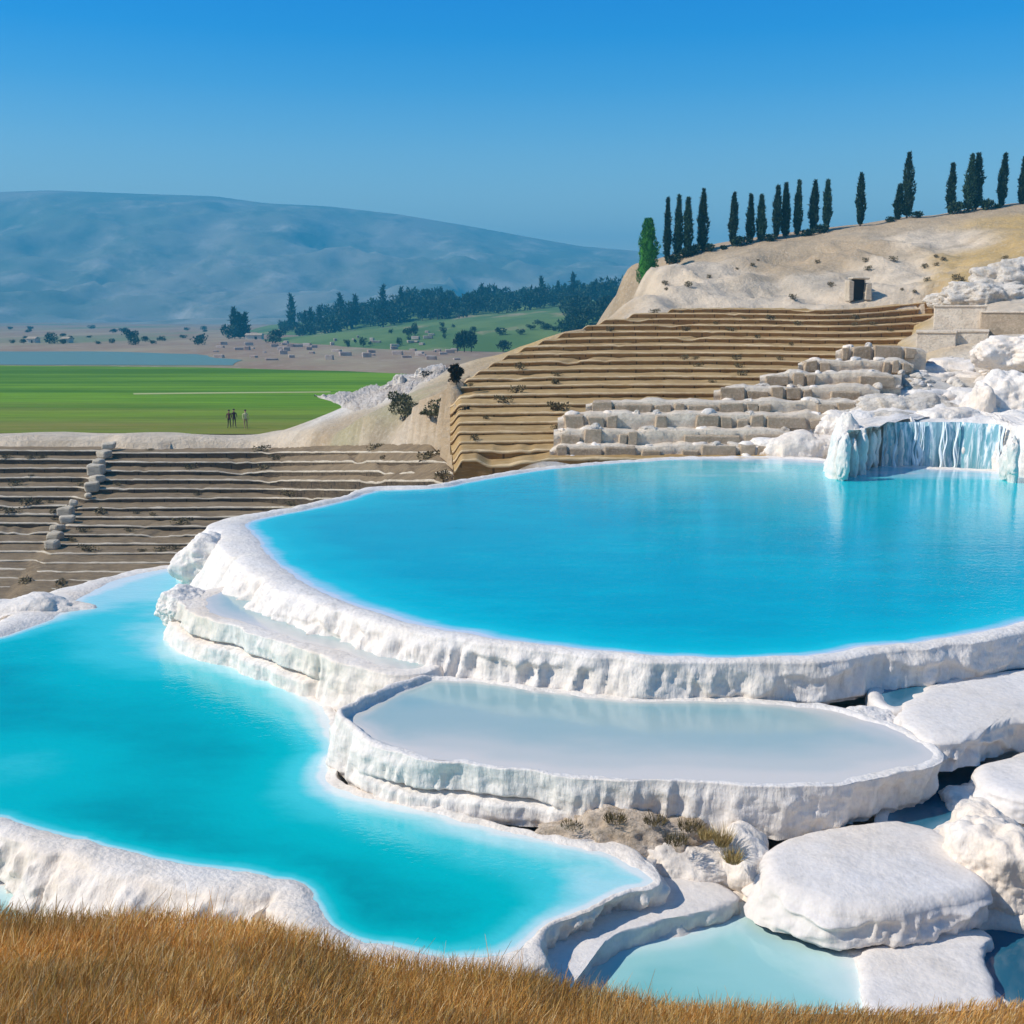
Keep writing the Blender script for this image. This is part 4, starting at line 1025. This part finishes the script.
def cypress(name, h, r, mat, n, seed, leaf=.35, lean=0., pw=.9, rnd=False):
    rs0 = np.random.RandomState(seed + 50); ph = rs0.uniform(0, 6, 6)
    def prof(t):
        if rnd: return r * np.clip(np.sin(np.pi * np.clip(t * .97 + .02, 0, 1) ** .85), 0, 1) ** .42
        return r * np.clip(np.sin(np.pi * np.clip(t, 0, 1) ** pw * .93 + .12), 0, 1) ** .75 * (1 - .55 * t) * 1.25
    def fp(rs, n):
        t = rs.uniform(0, 1, n) ** 1.05; a = rs.uniform(0, 2 * math.pi, n)
        bl_ = 1 + .25 * np.sin(a * 3 + t * 9 + ph[0]) + .2 * np.sin(a * 2 - t * 17 + ph[1]) 
        k = rs.uniform(.45, 1.05, n) ** .6
        rad = prof(t) * bl_ * k
        p = np.column_stack([np.cos(a) * rad + lean * t, np.sin(a) * rad, .06 * h + t * (h * .93)])
        return p, np.column_stack([np.cos(a), np.sin(a), 0 * a])
    root = empty(name, (0, 0, 0))
    V, f = leaves(n, fp, leaf, .68, seed)
    # dense twiggy heart
    na, nz = 9, 12; hv = []
    for j in range(nz):
        t = j / (nz - 1)
        for i in range(na):
            a = 2 * math.pi * i / na; rr = float(prof(np.array(t))) * (.86 if rnd else .55) * (1 + .3 * math.sin(i * 2.3 + j * 1.9 + seed))
            hv.append((math.cos(a) * rr + lean * t, math.sin(a) * rr, .06 * h + t * h * .88))
    hf = []
    for j in range(nz - 1):
        for i in range(na):
            p0 = j * na + i; p1 = j * na + (i + 1) % na
            hf.append((p0, p1, p1 + na)); hf.append((p0, p1 + na, p0 + na))
    f = np.vstack([f, np.array(hf) + len(V)]); V = np.vstack([V, np.array(hv)])
    o = mk('crown', V, f, mat, root, smooth=False)
    tv = []
    for j, (zz, rr) in enumerate(((-.4, .16), (0, .14), (h * .3, .10), (h * .8, .03))):
        for i in range(7): a = 2 * math.pi * i / 7; tv.append((math.cos(a) * rr, math.sin(a) * rr, zz))
    tf = [(j * 7 + i, j * 7 + (i + 1) % 7, (j + 1) * 7 + (i + 1) % 7, (j + 1) * 7 + i) for j in range(3) for i in range(7)]
    mk('trunk', tv, tf, M['bark'], root)
    return root

def bushy(name, h, w, mat, n, seed, leaf=.5, trunk=.15):
    rs0 = np.random.RandomState(seed + 9)
    cl = [(rs0.uniform(-.45, .45) * w, rs0.uniform(-.45, .45) * w, h * rs0.uniform(.3, .85), rs0.uniform(.22, .42) * w) for _ in range(9)] + [(0, 0, h * .55, .45 * w)]
    def fp(rs, n):
        k = rs.randint(0, len(cl), n); c_ = np.array(cl)[k]
        d = rs.normal(0, 1, (n, 3)); d /= np.linalg.norm(d, axis=1)[:, None]
        rad = c_[:, 3:4] * rs.uniform(.5, 1, (n, 1)) ** .5
        p = c_[:, :3] + d * rad * np.array([1, 1, .75]); p[:, 2] = np.clip(p[:, 2], h * trunk, h)
        return p, d
    root = empty(name, (0, 0, 0))
    V, f = leaves(n, fp, leaf, .3, seed, .7)
    mk('crown', V, f, mat, root, smooth=False)
    tv, tf = [], []
    for (bx, by, tx, ty, tz, r0) in ((0, 0, .1 * w, 0, h * .6, .05 * w), (0, 0, -.3 * w, .1 * w, h * .55, .03 * w), (0, 0, .3 * w, -.2 * w, h * .6, .03 * w)):
        b0 = len(tv)
        for j in range(4):
            t = j / 3; rr = r0 * (1 - .7 * t)
            for i in range(6): a = i * math.pi / 3; tv.append((tx * t * t + math.cos(a) * rr, ty * t * t + math.sin(a) * rr, -.3 + (tz + .3) * t))
        tf += [(b0 + j * 6 + i, b0 + j * 6 + (i + 1) % 6, b0 + (j + 1) * 6 + (i + 1) % 6, b0 + (j + 1) * 6 + i) for j in range(3) for i in range(6)]
    mk('trunk', tv, tf, M['bark'], root)
    return root

# ridge cypresses: px, top y, base y, half width px, label
ridge_trees = [
    (667, 199, 257, 4.5, 'slim dark cypress just right of the bright green rounded tree'),
    (677.5, 196, 252, 6, 'second cypress of the left ridge cluster, dull green'),
    (687, 199, 254, 6, 'third cypress of the left ridge cluster, dark and close set'),
    (702, 190, 248, 7, 'tallest cypress of the left ridge cluster, at its right end'),
    (732, 194, 246, 5.5, 'lone slim cypress between the left cluster and the long row'),
    (751, 195, 241, 5, 'first cypress of the long ridge row, slender'),
    (761, 196, 240, 6, 'paler green cypress, second of the long ridge row'),
    (775, 187, 239, 5.5, 'third cypress of the long ridge row, dark'),
    (785, 184, 238, 6, 'fourth cypress of the long ridge row, thick'),
    (798, 181, 236, 5, 'fifth cypress of the long ridge row, standing in a small gap'),
    (814, 181, 233, 6.5, 'sixth cypress of the long ridge row, broad at the foot'),
    (826, 181, 231, 5.5, 'last cypress at the right end of the long ridge row'),
    (859, 175, 223, 6, 'single cypress standing alone right of the long ridge row'),
    (906, 154, 218, 9, 'tallest and thickest cypress on the ridge'),
    (897, 186, 219, 5, 'short cypress leaning on the left of the tallest one'),
    (951, 164, 213, 5.5, 'slim dark cypress left of the loose grey green group'),
    (967, 156, 210, 7.5, 'loose grey green cypress, left one of the tight pair'),
    (976, 154, 209, 8, 'dark cypress, right one of the tight pair'),
    (1003, 154, 205, 6, 'cypress standing alone between the tight pair and the frame edge'),
    (1024, 158, 200, 5, 'cypress cut by the right edge of the photo')]
for i, (px, yt, yb, hw, lb) in enumerate(ridge_trees):
    D = 143.0
    xb = Q(px, yb, D)[0]; zb = ground_z(xb, D)
    zt = Q(px, yt, D)[2]; r = hw / F * D * .66
    loose = i in (1, 2, 6, 9, 11, 16)
    o = cypress('cypress', zt - zb + .3, r, M['cypress_g'] if loose else M['cypress'], 2600, i, .32, lean=random.uniform(-.15, .15), pw=random.uniform(.7, 1.1))
    o.location = (xb, D + random.uniform(-.6, .6), zb - .2)
    tag(o, lb, 'cypress tree', 'cypresses along the ridge')
q = hit(648, 266, 100, 150) or Q(648, 266, 136)
D = 138; xb = Q(648, 266, D)[0]; zb = ground_z(xb, D)
o = cypress('rounded_tree', Q(648, 218, D)[2] - zb, 8.5 / F * D, M['bright'], 6500, 77, .26, rnd=True)
o.location = (xb, D, zb); tag(o, 'bright green rounded columnar tree at the left end of the ridge', 'tree')
# low dark scrub between ridge trees
bp = bushy('shrub', 1.6, 2.2, M['cypress'], 420, 5, .4)
first = True
for k, (px, s_) in enumerate(((672, 1.2), (683, 1.4), (692, 1.5), (709, 1.1), (742, 1.3), (724, .6), (769, 1), (806, 1.0), (820, 1.2), (890, .8), (959, 1.6), (985, 1.3), (995, .6), (914, .9))):
    s_ *= .55; x = Q(px, 240, 142)[0]; lc = (x, 142, ground_z(x, 142) - .1)
    if first: o = bp; o.location = lc; o.scale = (s_, s_, s_); first = False
    else: o = dup(bp, lc, k, (s_, s_, s_))
    tag(o, 'low dark shrub at the feet of the ridge cypresses', 'shrub', 'shrubs under the ridge cypresses')

# olive trees and dark shrubs left of the terraces
def place(o, px, yb, D, lb, cat):
    q = Q(px, yb, D); o.location = (q[0], q[1], q[2] - .08); tag(o, lb, cat)
def Dhit(px, py): 
    q = hit(px, py, 44, 120); return q[1] if q else 64
D = Dhit(404, 423); h_ = 33 / F * D; place(bushy('olive_tree', h_ * 1.05, h_ * .75, M['olive'], 1500, 3, .16, .05), 404, 423, D, 'dusty green olive tree, left one of the pair beside the path', 'olive tree')
D = Dhit(433, 425); h_ = 27 / F * D; o = bushy('olive_tree', h_ * 1.05, h_ * .8, M['olive'], 1200, 14, .15, .45); place(o, 433, 425, D, 'small olive tree with spreading top over a bare trunk, right of the pair', 'olive tree')
D = Dhit(464, 430); h_ = 24 / F * D; place(bushy('shrub', h_ * 1.05, h_ * .48, M['darkleaf'], 1100, 31, .14, .02), 464, 430, D, 'narrow almost black shrub standing upright before the ochre terraces', 'shrub')
D = Dhit(456, 387); h_ = 25 / F * D; place(bushy('shrub', h_, h_ * .4, M['darkleaf'], 900, 35, .17, .02), 456, 387, D, 'thin dark shrub high at the left end of the ochre terraces', 'shrub')
D = Dhit(427, 378); h_ = 7 / F * D; place(bushy('shrub', h_, h_ * 1.5, M['darkleaf'], 300, 36, .14, .02), 427, 378, D, 'tiny dark bush on the white spur', 'shrub')
# small dry bushes on the bare slope
bb_ = bushy('dry_bush', .9, 1.3, M['moss'], 160, 8, .25, .0); first = True
for k in range(26):
    px = random.uniform(660, 1020); py = random.uniform(262, 308) - (px - 630) * .03
    q = hit(px, py, 100, 150)
    if q is None: continue
    s_ = random.uniform(.25, .6)
    if first: o = bb_; o.location = q; o.scale = (s_,) * 3; first = False
    else: o = dup(bb_, q, k, (s_,) * 3)
    tag(o, 'tiny dry brown bush on the bare pale slope under the cypresses', 'bush', 'dry bushes on the bare slope')

for k in range(46):
    r_ = gold_rows[random.randrange(1, len(gold_rows) - 2)]; q = r_[random.randrange(5, len(r_) - 8)]; s_ = random.uniform(.2, .5)
    o = dup(bb_, (q[0], q[1] + random.uniform(.2, 1.2), q[2]), k, (s_ * 1.5, s_, s_))
    tag(o, 'small dry weed growing in the joints of the ochre terraces', 'bush', 'dry weeds on the ochre terraces')
for k in range(60):
    r_ = th_rows[random.randrange(2, len(th_rows) - 1)]; q = r_[random.randrange(30, len(r_) - 5)]; s_ = random.uniform(.2, .6)
    o = dup(bb_, (q[0], q[1] + random.uniform(.2, 1.2), q[2]), k, (s_ * 1.6, s_, s_ * .8))
    tag(o, 'small dry weed growing on the benches of the sunken theatre', 'bush', 'dry weeds on the sunken theatre')
# far grove
fc = [cypress('cypress', 10, 1.1, M['cypress'], 320, 200 + i, 1.1) for i in range(3)]
fb = [bushy('tree', 8, 7, M['cypress_g'] if i % 2 else M['cypress'], 420, 300 + i, 1.2, .02) for i in range(4)]
seen = set()
def far_put(pr, px, D, hpx, lb, cat, grp, wscale=1., z=None):
    x = Q(px, 300, D)[0]; zz = max(far_z(x, D), PZ) if z is None else z
    hh_ = hpx / F * D; base = 10. if pr in fc else 8.
    s_ = (hh_ / base * wscale, hh_ / base * wscale, hh_ / base)
    if pr.name in seen: o = dup(pr, (x, D, zz - .2), random.uniform(0, 6), s_)
    else: o = pr; o.location = (x, D, zz - .2); o.scale = s_; seen.add(pr.name)
    tag(o, lb, cat, grp)
    return o
for px, hp in ((291, 31), (304, 18), (310, 23), (319, 22), (340, 28), (351, 22), (355, 28), (383, 30), (401, 27), (428, 22), (441, 20), (482, 22), (488, 17), (541, 26), (558, 20), (573, 27), (584, 17), (596, 20)):
    far_put(random.choice(fc), px, random.uniform(600, 660), hp * 1.1, 'tall thin dark cypress rising above the far grove', 'cypress tree', 'tall cypresses of the far grove')
for k in range(125):
    px = 280 + 355 * (k + random.random()) / 125
    D = random.uniform(560, 720)
    hp = np.interp(px, [280, 330, 400, 520, 630], [9, 15, 17, 17, 19]) * random.uniform(.7, 1.25)
    far_put(random.choice(fb), px, D, hp, 'dark green tree crown massed in the far grove', 'tree', 'trees of the far grove', .9)
for k in range(34):
    px = random.uniform(560, 626); D = random.uniform(330, 480)
    far_put(random.choice(fb), px, D, random.uniform(8, 20), 'green tree on the slope just left of the pale cliff', 'tree', 'trees left of the pale cliff', 1)
for k in range(9):
    px = random.uniform(455, 560); D = random.uniform(360, 420)
    far_put(random.choice(fb), px, D, random.uniform(4, 8), 'low bush on the green meadow before the far grove', 'bush', 'bushes on the far meadow', 1.4)
for px, hp, w_ in ((457, 20, .5), (464, 22, .55), (471, 21, .5), (503, 12, 1.1)):
    far_put(fb[2], px, 330, hp, 'dark upright tree at the edge of the ruins behind the ochre terraces', 'tree', 'dark trees beside the ruins', w_, z=far_z(Q(px, 300, 330)[0], 330) if far_z(Q(px, 300, 330)[0], 330) > PZ else PZ)
for k in range(18):
    px = random.uniform(345, 455); D = random.uniform(360, 440)
    far_put(random.choice(fb), px, D, random.uniform(4, 10), 'small dark tree among the pale ruins', 'tree', 'small trees among the ruins', .7)
# clump by the plain
for px, hp, w_, lb in ((233, 30, .9, 'tallest bluish cypress at the left of the dark clump on the plain'), (238.5, 25, 1.3, 'middle cypress of the dark clump on the plain'), (244, 25, 1.2, 'right hand cypress of the dark clump on the plain')):
    far_put(fc[1], px, 520, hp, lb, 'cypress tree', 'dark cypress clump on the plain', w_ * 1.25, z=PZ)
far_put(fb[1], 227, 510, 14, 'round teal green bush at the left foot of the dark clump', 'bush', None, .9, z=PZ)
for px, hp in ((46, 11), (60, 5), (68, 6), (133, 9), (128, 11), (143, 6), (160, 6), (150, 5), (196, 9), (200, 8), (271, 10), (275, 12), (95, 4), (110, 5), (20, 5), (9, 4)):
    far_put(random.choice(fb), px, random.uniform(400, 480), hp, 'dark bush dotted along the far shore of the lake', 'bush', 'bushes along the far shore', 1.1, z=PZ)
for k in range(16):
    far_put(random.choice(fb), random.uniform(-20, 330), random.uniform(520, 900), random.uniform(2.5, 5), 'small low bush on the brown plain beyond the lake', 'bush', 'low bushes on the plain', 1.6, z=PZ)

# pale ruined blocks on the plain, low sheds on the shore
m, nt, b = newmat('far_ruin_stone'); v = coords(nt)
c = mix(nt, noise(nt, v, .4, 5, .6, .4, .6), (.52, .44, .38), (.36, .26, .22)); nt.links.new(c, b.inputs['Base Color']); b.inputs['Roughness'].default_value = .95
rp = None
for k in range(60):
    px = random.uniform(210, 470); D = random.uniform(270, 430)
    x = Q(px, 300, D)[0]
    s_ = (random.uniform(.8, 3.4), random.uniform(.6, 1.5), random.uniform(.4, 1.3))
    zz = max(PZ, far_z(x, D))
    if rp is None:
        rp = mk('ruin_block', boxv(0, 0, .4, 1, 1, 1, 0, .08), BF, m, smooth=False); bevel(rp, .1); o = rp
        o.location = (x, D, zz); o.scale = s_
    else: o = dup(rp, (x, D, zz), random.uniform(-.4, .4), s_)
    tag(o, 'weathered pale ruin block strewn over the reddish ground beyond the field', 'ruin', 'ruin blocks on the reddish ground')
def shed(px, w_px, h_px, D, lb):
    x = Q(px, 300, D)[0]; w_, h_ = w_px / F * D, h_px / F * D
    root = empty('shed', (x, D, PZ), label=lb, cat='shed')
    mk('wall', boxv(0, 0, h_ * .35, w_, 5, h_ * .7), BF, M['mortar'], root, smooth=False)
    v_ = [(-w_ * .54, -2.8, h_ * .702), (w_ * .54, -2.8, h_ * .702), (w_ * .54, 2.8, h_ * .702), (-w_ * .54, 2.8, h_ * .702), (-w_ * .5, 0, h_), (w_ * .5, 0, h_)]
    mk('roof', v_, [(0, 1, 5, 4), (2, 3, 4, 5), (0, 4, 3), (1, 2, 5), (0, 3, 2, 1)], M['block'], root, smooth=False)
    dm = bpy.data.materials.get('dark_opening')
    mk('door', boxv(w_ * .15, -2.53, h_ * .22, w_ * .16, .06, h_ * .44), BF, dm, root, smooth=False)
shed(30, 9, 6, 440, 'small pale shed on the lake shore left of the dark round bush')
shed(64, 8, 6, 440, 'pale shed standing right of the dark round bush on the lake shore')
shed(253, 16, 6, 505, 'low pale building at the foot of the dark cypress clump')

# ---------------------------------------------------------------- people on the field
def person(px, py, D, hgt, top, legs, lb, pose):
    me = bpy.data.meshes.new('person')
    J = {'hip': (0, 0, .93), 'waist': (0, .0, 1.08), 'chest': (0, 0, 1.30), 'neck': (0, 0, 1.50), 'headb': (0, -.01, 1.57), 'head': (0, -.02, 1.68), 'top': (0, -.01, 1.76)}
    st_ = pose
    for s_, n_ in ((-1, 'l'), (1, 'r')):
        J['h' + n_] = (s_ * .10, 0, .90); J['k' + n_] = (s_ * .11, -.04 * s_ * st_ - .02, .50); J['a' + n_] = (s_ * .12, .10 * s_ * st_, .09); J['f' + n_] = (s_ * .13, .10 * s_ * st_ - .17, .04)
        J['s' + n_] = (s_ * .19, 0, 1.43); J['e' + n_] = (s_ * .26, .04 * s_ * st_, 1.14); J['w' + n_] = (s_ * .25, -.08 + .06 * s_ * st_, .90); J['p' + n_] = (s_ * .25, -.11 + .06 * s_ * st_, .80)
    ks = list(J); E = [('hip', 'waist'), ('waist', 'chest'), ('chest', 'neck'), ('neck', 'headb'), ('headb', 'head'), ('head', 'top')]
    for n_ in 'lr': E += [('hip', 'h' + n_), ('h' + n_, 'k' + n_), ('k' + n_, 'a' + n_), ('a' + n_, 'f' + n_), ('chest', 's' + n_), ('s' + n_, 'e' + n_), ('e' + n_, 'w' + n_), ('w' + n_, 'p' + n_)]
    me.from_pydata([J[k] for k in ks], [(ks.index(a), ks.index(b_)) for a, b_ in E], [])
    rad = {'hip': .14, 'waist': .13, 'chest': .155, 'neck': .06, 'headb': .075, 'head': .10, 'top': .07}
    for n_ in 'lr': rad.update({'h' + n_: .10, 'k' + n_: .065, 'a' + n_: .045, 'f' + n_: .04, 's' + n_: .065, 'e' + n_: .045, 'w' + n_: .032, 'p' + n_: .035})
    o = bpy.data.objects.new('person', me); C.objects.link(o)
    md = o.modifiers.new('skin', 'SKIN')
    if not me.skin_vertices:
        pass
    for i, k in enumerate(ks):
        me.skin_vertices[0].data[i].radius = (rad[k], rad[k] * .85); me.skin_vertices[0].data[i].use_root = (k == 'hip')
    o.modifiers.new('sub', 'SUBSURF').levels = 1
    dg = bpy.context.evaluated_depsgraph_get(); dg.update()
    nm = bpy.data.meshes.new_from_object(o.evaluated_get(dg))
    bpy.data.objects.remove(o)
    o = bpy.data.objects.new('person', nm); C.objects.link(o)
    nm.materials.clear()
    for cc, nme in ((top, 'shirt_cloth'), (legs, 'trouser_cloth'), ((.45, .27, .18), 'skin')):
        mm, _, b__ = newmat(nme); b__.inputs['Base Color'].default_value = (*cc, 1); b__.inputs['Roughness'].default_value = .8; nm.materials.append(mm)
    for f_ in nm.polygons:
        f_.use_smooth = True
        c_ = f_.center
        f_.material_index = 2 if (c_.z > 1.53 or (abs(c_.x) > .2 and c_.z < .98)) else (1 if c_.z < .95 else 0)
    mm, _, b__ = newmat('hair'); b__.inputs['Base Color'].default_value = (.03, .02, .012, 1); b__.inputs['Roughness'].default_value = .9
    lump('hair', (0, .02, 1.72), (.105, .12, .09), mm, 1.1, sub=2, amp=.06, f=5, parent=o)
    x, y, _ = Q(px, py, D); s_ = hgt / 1.78
    o.location = (x, y, FZ + .01); o.scale = (s_,) * 3; o.rotation_euler = (0, 0, random.uniform(-.6, .6))
    tag(o, lb, 'person', 'people walking on the field')
DP = P(232, 428, FZ)[1]
person(229.5, 428, DP, 1.75, (.10, .02, .015), (.05, .02, .02), 'person in dark red top, left one of the close pair on the field', 1)
person(234.5, 428, DP + .4, 1.8, (.06, .012, .02), (.09, .04, .04), 'person in very dark top, right one of the close pair on the field', -1)
person(246, 430, DP - 1, 1.85, (.55, .50, .28), (.30, .20, .10), 'person in pale yellowish clothes standing apart to the right of the pair', 1)

# ---------------------------------------------------------------- dry tufts and moss by the middle terrace
def tuft(px, py, z, h_, n, mat, seed, lb, spread=.12):
    rs = np.random.RandomState(seed)
    a = rs.uniform(0, 6.28, n); r_ = spread * rs.uniform(0, 1, n) ** .5
    b0 = np.column_stack([np.cos(a) * r_, np.sin(a) * r_, np.zeros(n)])
    d = np.column_stack([np.cos(a) * .4, np.sin(a) * .4, np.ones(n)]) + rs.normal(0, .25, (n, 3))
    L = h_ * rs.uniform(.4, 1.1, (n, 1)); s_ = np.cross(d, rs.normal(0, 1, (n, 3))); s_ /= np.linalg.norm(s_, axis=1)[:, None]
    w_ = .005
    V = np.stack([b0 - s_ * w_, b0 + s_ * w_, b0 + d * L * .6 + s_ * w_ * .7, b0 + d * L], 1).reshape(-1, 3)
    o = mk('dry_grass_tuft', V, np.arange(4 * n).reshape(-1, 4), mat, smooth=False)
    q = P(px, py, z); o.location = (q[0], q[1], z)
    tag(o, lb, 'grass tuft')
    return o
deps = None
for k, (px, py, z, h_, n, mt, lb) in enumerate(((722, 845, -1.18, .22, 420, 'tuft', 'yellow dry tuft growing at the right end of the brown crust'), (733, 862, -1.25, .2, 300, 'tuft', 'lower small yellow tuft on the pale slope by the rounded slab'), (706, 838, -1.15, .14, 260, 'tuft', 'short straw tuft tucked under the terrace lip'),
                                      (690, 828, -1.12, .12, 260, 'moss', 'dark brown weed clump hanging under the terrace lip, right'), (655, 822, -1.08, .10, 260, 'moss', 'dark brown weed clump under the terrace lip, middle'), (615, 820, -1.08, .09, 240, 'moss', 'dark brown weed clump under the terrace lip, left'), (676, 842, -1.15, .10, 260, 'moss', 'wide brown weed clump on the crust below the lip'), (572, 826, -1.15, .07, 160, 'moss', 'small olive brown weed at the left tip of the brown crust'))):
    tuft(px, py, z, h_, n, M[mt], 40 + k, lb, .16 if mt == 'moss' else .09)

# ---------------------------------------------------------------- grassy bank in the foreground
crest_px = [-400, 0, 120, 260, 310, 350, 430, 540, 640, 760, 900, 1024, 1400]
crest_py = [925, 933, 934, 938, 950, 966, 980, 995, 1010, 1022, 1022, 1018, 1010]
DC = 10.0
cx = [Q(a, b_, DC)[0] for a, b_ in zip(crest_px, crest_py)]; cz = [Q(a, b_, DC)[2] for a, b_ in zip(crest_px, crest_py)]
def bank_z(x, y):
    zc = np.interp(x, cx, cz)
    up = zc + (DC - y) * .34
    dn = zc - (y - DC) * .25 - np.maximum(y - DC - .25, 0) * 1.3
    return np.where(y < DC, up, np.maximum(dn, -2.9)) + .07 * fbm(x * .7, y * .7, 6.6, 4)
xg = np.linspace(-16, 16, 200); yg = np.linspace(-8, 13.5, 150)
Xg, Yg = np.meshgrid(xg, yg, indexing='ij'); Zg = bank_z(Xg, Yg)
o = mk('grassy_bank', np.stack([Xg.ravel(), Yg.ravel(), Zg.ravel()], 1), gf(len(xg), len(yg)), rockmat('dry_soil', (.42, .24, .09), (.50, .30, .12), (.28, .16, .06), 2, .05))
o['kind'] = 'structure'

NB = 125000
gx = R.uniform(-7.5, 7.5, NB); gy = 6.0 + 4.35 * R.uniform(0, 1, NB) ** .9
dens = fbm(gx * .8, gy * .8, 2.2, 4)
keep = (dens > -1.1 + R.uniform(-.3, .3, NB)) & (np.abs(gx) < gy * .55 + .6)
gx, gy, dens = gx[keep], gy[keep], dens[keep]; n = len(gx)
gz = bank_z(gx, gy) - .01
hgt = (.15 + .11 * R.uniform(0, 1, n) + .07 * np.clip(dens, -1, 1)); tall = R.uniform(0, 1, n) > .96; hgt[tall] *= 1.6; hgt *= 1 - .35 * sst(0, 4, gx)
az = R.uniform(0, 6.28, n); ln = R.uniform(.1, .55, n) * hgt
lx, ly = np.cos(az) * ln + .04, np.sin(az) * ln
fa = R.uniform(0, 3.14, n); wx, wy = np.cos(fa), np.sin(fa) * .6
w0 = .0032 * R.uniform(.7, 1.5, n)
def pt(t, side, w_, bend=1.7):
    return np.column_stack([gx + lx * t ** bend + side * wx * w_, gy + ly * t ** bend + side * wy * w_, gz + hgt * t * (1 - .12 * t)])
V = np.stack([pt(0, -1, w0), pt(0, 1, w0), pt(.55, 1, w0 * .85), pt(.55, -1, w0 * .85), pt(1., .1, w0 * .3), pt(.97, -1, w0 * .5)], 1).reshape(-1, 3)
i6 = np.arange(n)[:, None] * 6
f = np.vstack([i6 + np.array([[0, 1, 2, 3]]), i6 + np.array([[3, 2, 4, 5]])])
pal = np.array([(.72, .38, .09), (.60, .30, .07), (.80, .50, .17), (.45, .22, .05), (.86, .66, .34), (.55, .38, .10)])
kk = np.clip((R.uniform(0, 1, n) ** 1.1 * 5.99).astype(int), 0, 5)
bc = pal[kk] * (1 + .25 * fbm(gx * .6, gy * 1.2, 8, 3))[:, None]
c6 = np.repeat(np.clip(bc, 0, 1), 6, 0)
m, nt, b = newmat('dry_grass'); a_ = N(nt, 'ShaderNodeAttribute', attribute_name='Col'); nt.links.new(a_.outputs['Color'], b.inputs['Base Color'])
b.inputs['Roughness'].default_value = .6; b.inputs['Specular IOR Level'].default_value = .3
tr = N(nt, 'ShaderNodeBsdfTranslucent'); nt.links.new(a_.outputs['Color'], tr.inputs['Color'])
ms = N(nt, 'ShaderNodeMixShader'); ms.inputs[0].default_value = .3
nt.links.new(b.outputs[0], ms.inputs[1]); nt.links.new(tr.outputs[0], ms.inputs[2]); nt.links.new(ms.outputs[0], nt.nodes['Material Output'].inputs[0])
o = mk('dry_grass', V, f, m, smooth=False, attrs={'Col': ('C', c6)})
tag(o, 'golden brown dry grass covering the foreground bank', 'grass', kind='stuff')

# ---------------------------------------------------------------- air
bx0 = boxv(0, 1700, 165, 9000, 6400, 352)
o = mk('haze', bx0, BF, None, smooth=False)
m = bpy.data.materials.new('haze_air'); m.use_nodes = True; nt = m.node_tree; nt.nodes.clear()
out = N(nt, 'ShaderNodeOutputMaterial'); pv = N(nt, 'ShaderNodeVolumePrincipled')
pv.inputs['Color'].default_value = (.07, .61, 1.0, 1); pv.inputs['Density'].default_value = .00055; pv.inputs['Anisotropy'].default_value = .0
nt.links.new(pv.outputs[0], out.inputs['Volume']); o.data.materials.append(m); o['kind'] = 'stuff'

# ---------------------------------------------------------------- light, sky, camera
EL, AZ = math.radians(42), math.radians(-100)      # sun stands to the left, a little behind the eye
sun = bpy.data.lights.new('sun', 'SUN'); sun.energy = 5.0; sun.angle = math.radians(.53); sun.color = (1, .93, .82)
so = bpy.data.objects.new('sun', sun); C.objects.link(so)
dv = Vector((math.sin(AZ) * math.cos(EL), math.cos(AZ) * math.cos(EL), math.sin(EL)))
so.rotation_euler = dv.to_track_quat('Z', 'Y').to_euler()
w = bpy.data.worlds.new('World'); bpy.context.scene.world = w; w.use_nodes = True; nt = w.node_tree
bg = nt.nodes['Background']
sky = N(nt, 'ShaderNodeTexSky'); sky.sky_type = 'NISHITA'; sky.sun_disc = False; sky.sun_elevation = EL; sky.sun_rotation = AZ; sky.air_density = 1.0; sky.dust_density = .6; sky.ozone_density = 3
tc = N(nt, 'ShaderNodeTexCoord'); sx = N(nt, 'ShaderNodeSeparateXYZ'); nt.links.new(tc.outputs['Generated'], sx.inputs[0])
rp_ = N(nt, 'ShaderNodeValToRGB'); e = rp_.color_ramp.elements
e[0].position = 0; e[0].color = (3.7, 2.5, 1.65, 1); e[1].position = 1; e[1].color = (.12, .5, 1, 1)
for p_, c_ in ((.03, (3.5, 2.45, 1.62)), (.06, (2.8, 2.15, 1.53)), (.09, (2.05, 1.82, 1.45)), (.12, (1.42, 1.52, 1.41)), (.155, (.82, 1.22, 1.40)), (.19, (.36, .97, 1.40)), (.23, (.08, .77, 1.40)), (.29, (0, .57, 1.40)), (.5, (.25, .55, .9))):
    x = e.new(p_); x.color = (*c_, 1)
nt.links.new(sx.outputs['Z'], rp_.inputs[0])
mx = mix(nt, 1.0, sky.outputs[0], rp_.outputs[0], 'MULTIPLY')
nt.links.new(mx, bg.inputs['Color']); bg.inputs['Strength'].default_value = .12

cam = bpy.data.cameras.new('camera'); co = bpy.data.objects.new('camera', cam); C.objects.link(co)
cam.sensor_width = 36; cam.lens = F / 1024 * 36; cam.clip_end = 30000; cam.clip_start = .1
co.location = (0, 0, H); co.rotation_euler = (math.pi / 2 - TH, 0, 0)
sc = bpy.context.scene; sc.camera = co
sc.view_settings.view_transform = 'Standard'; sc.view_settings.look = 'None'; sc.view_settings.gamma = 1; sc.view_settings.exposure = .16
sc.cycles.use_denoising = True; sc.cycles.max_bounces = 6; sc.cycles.volume_bounces = 0
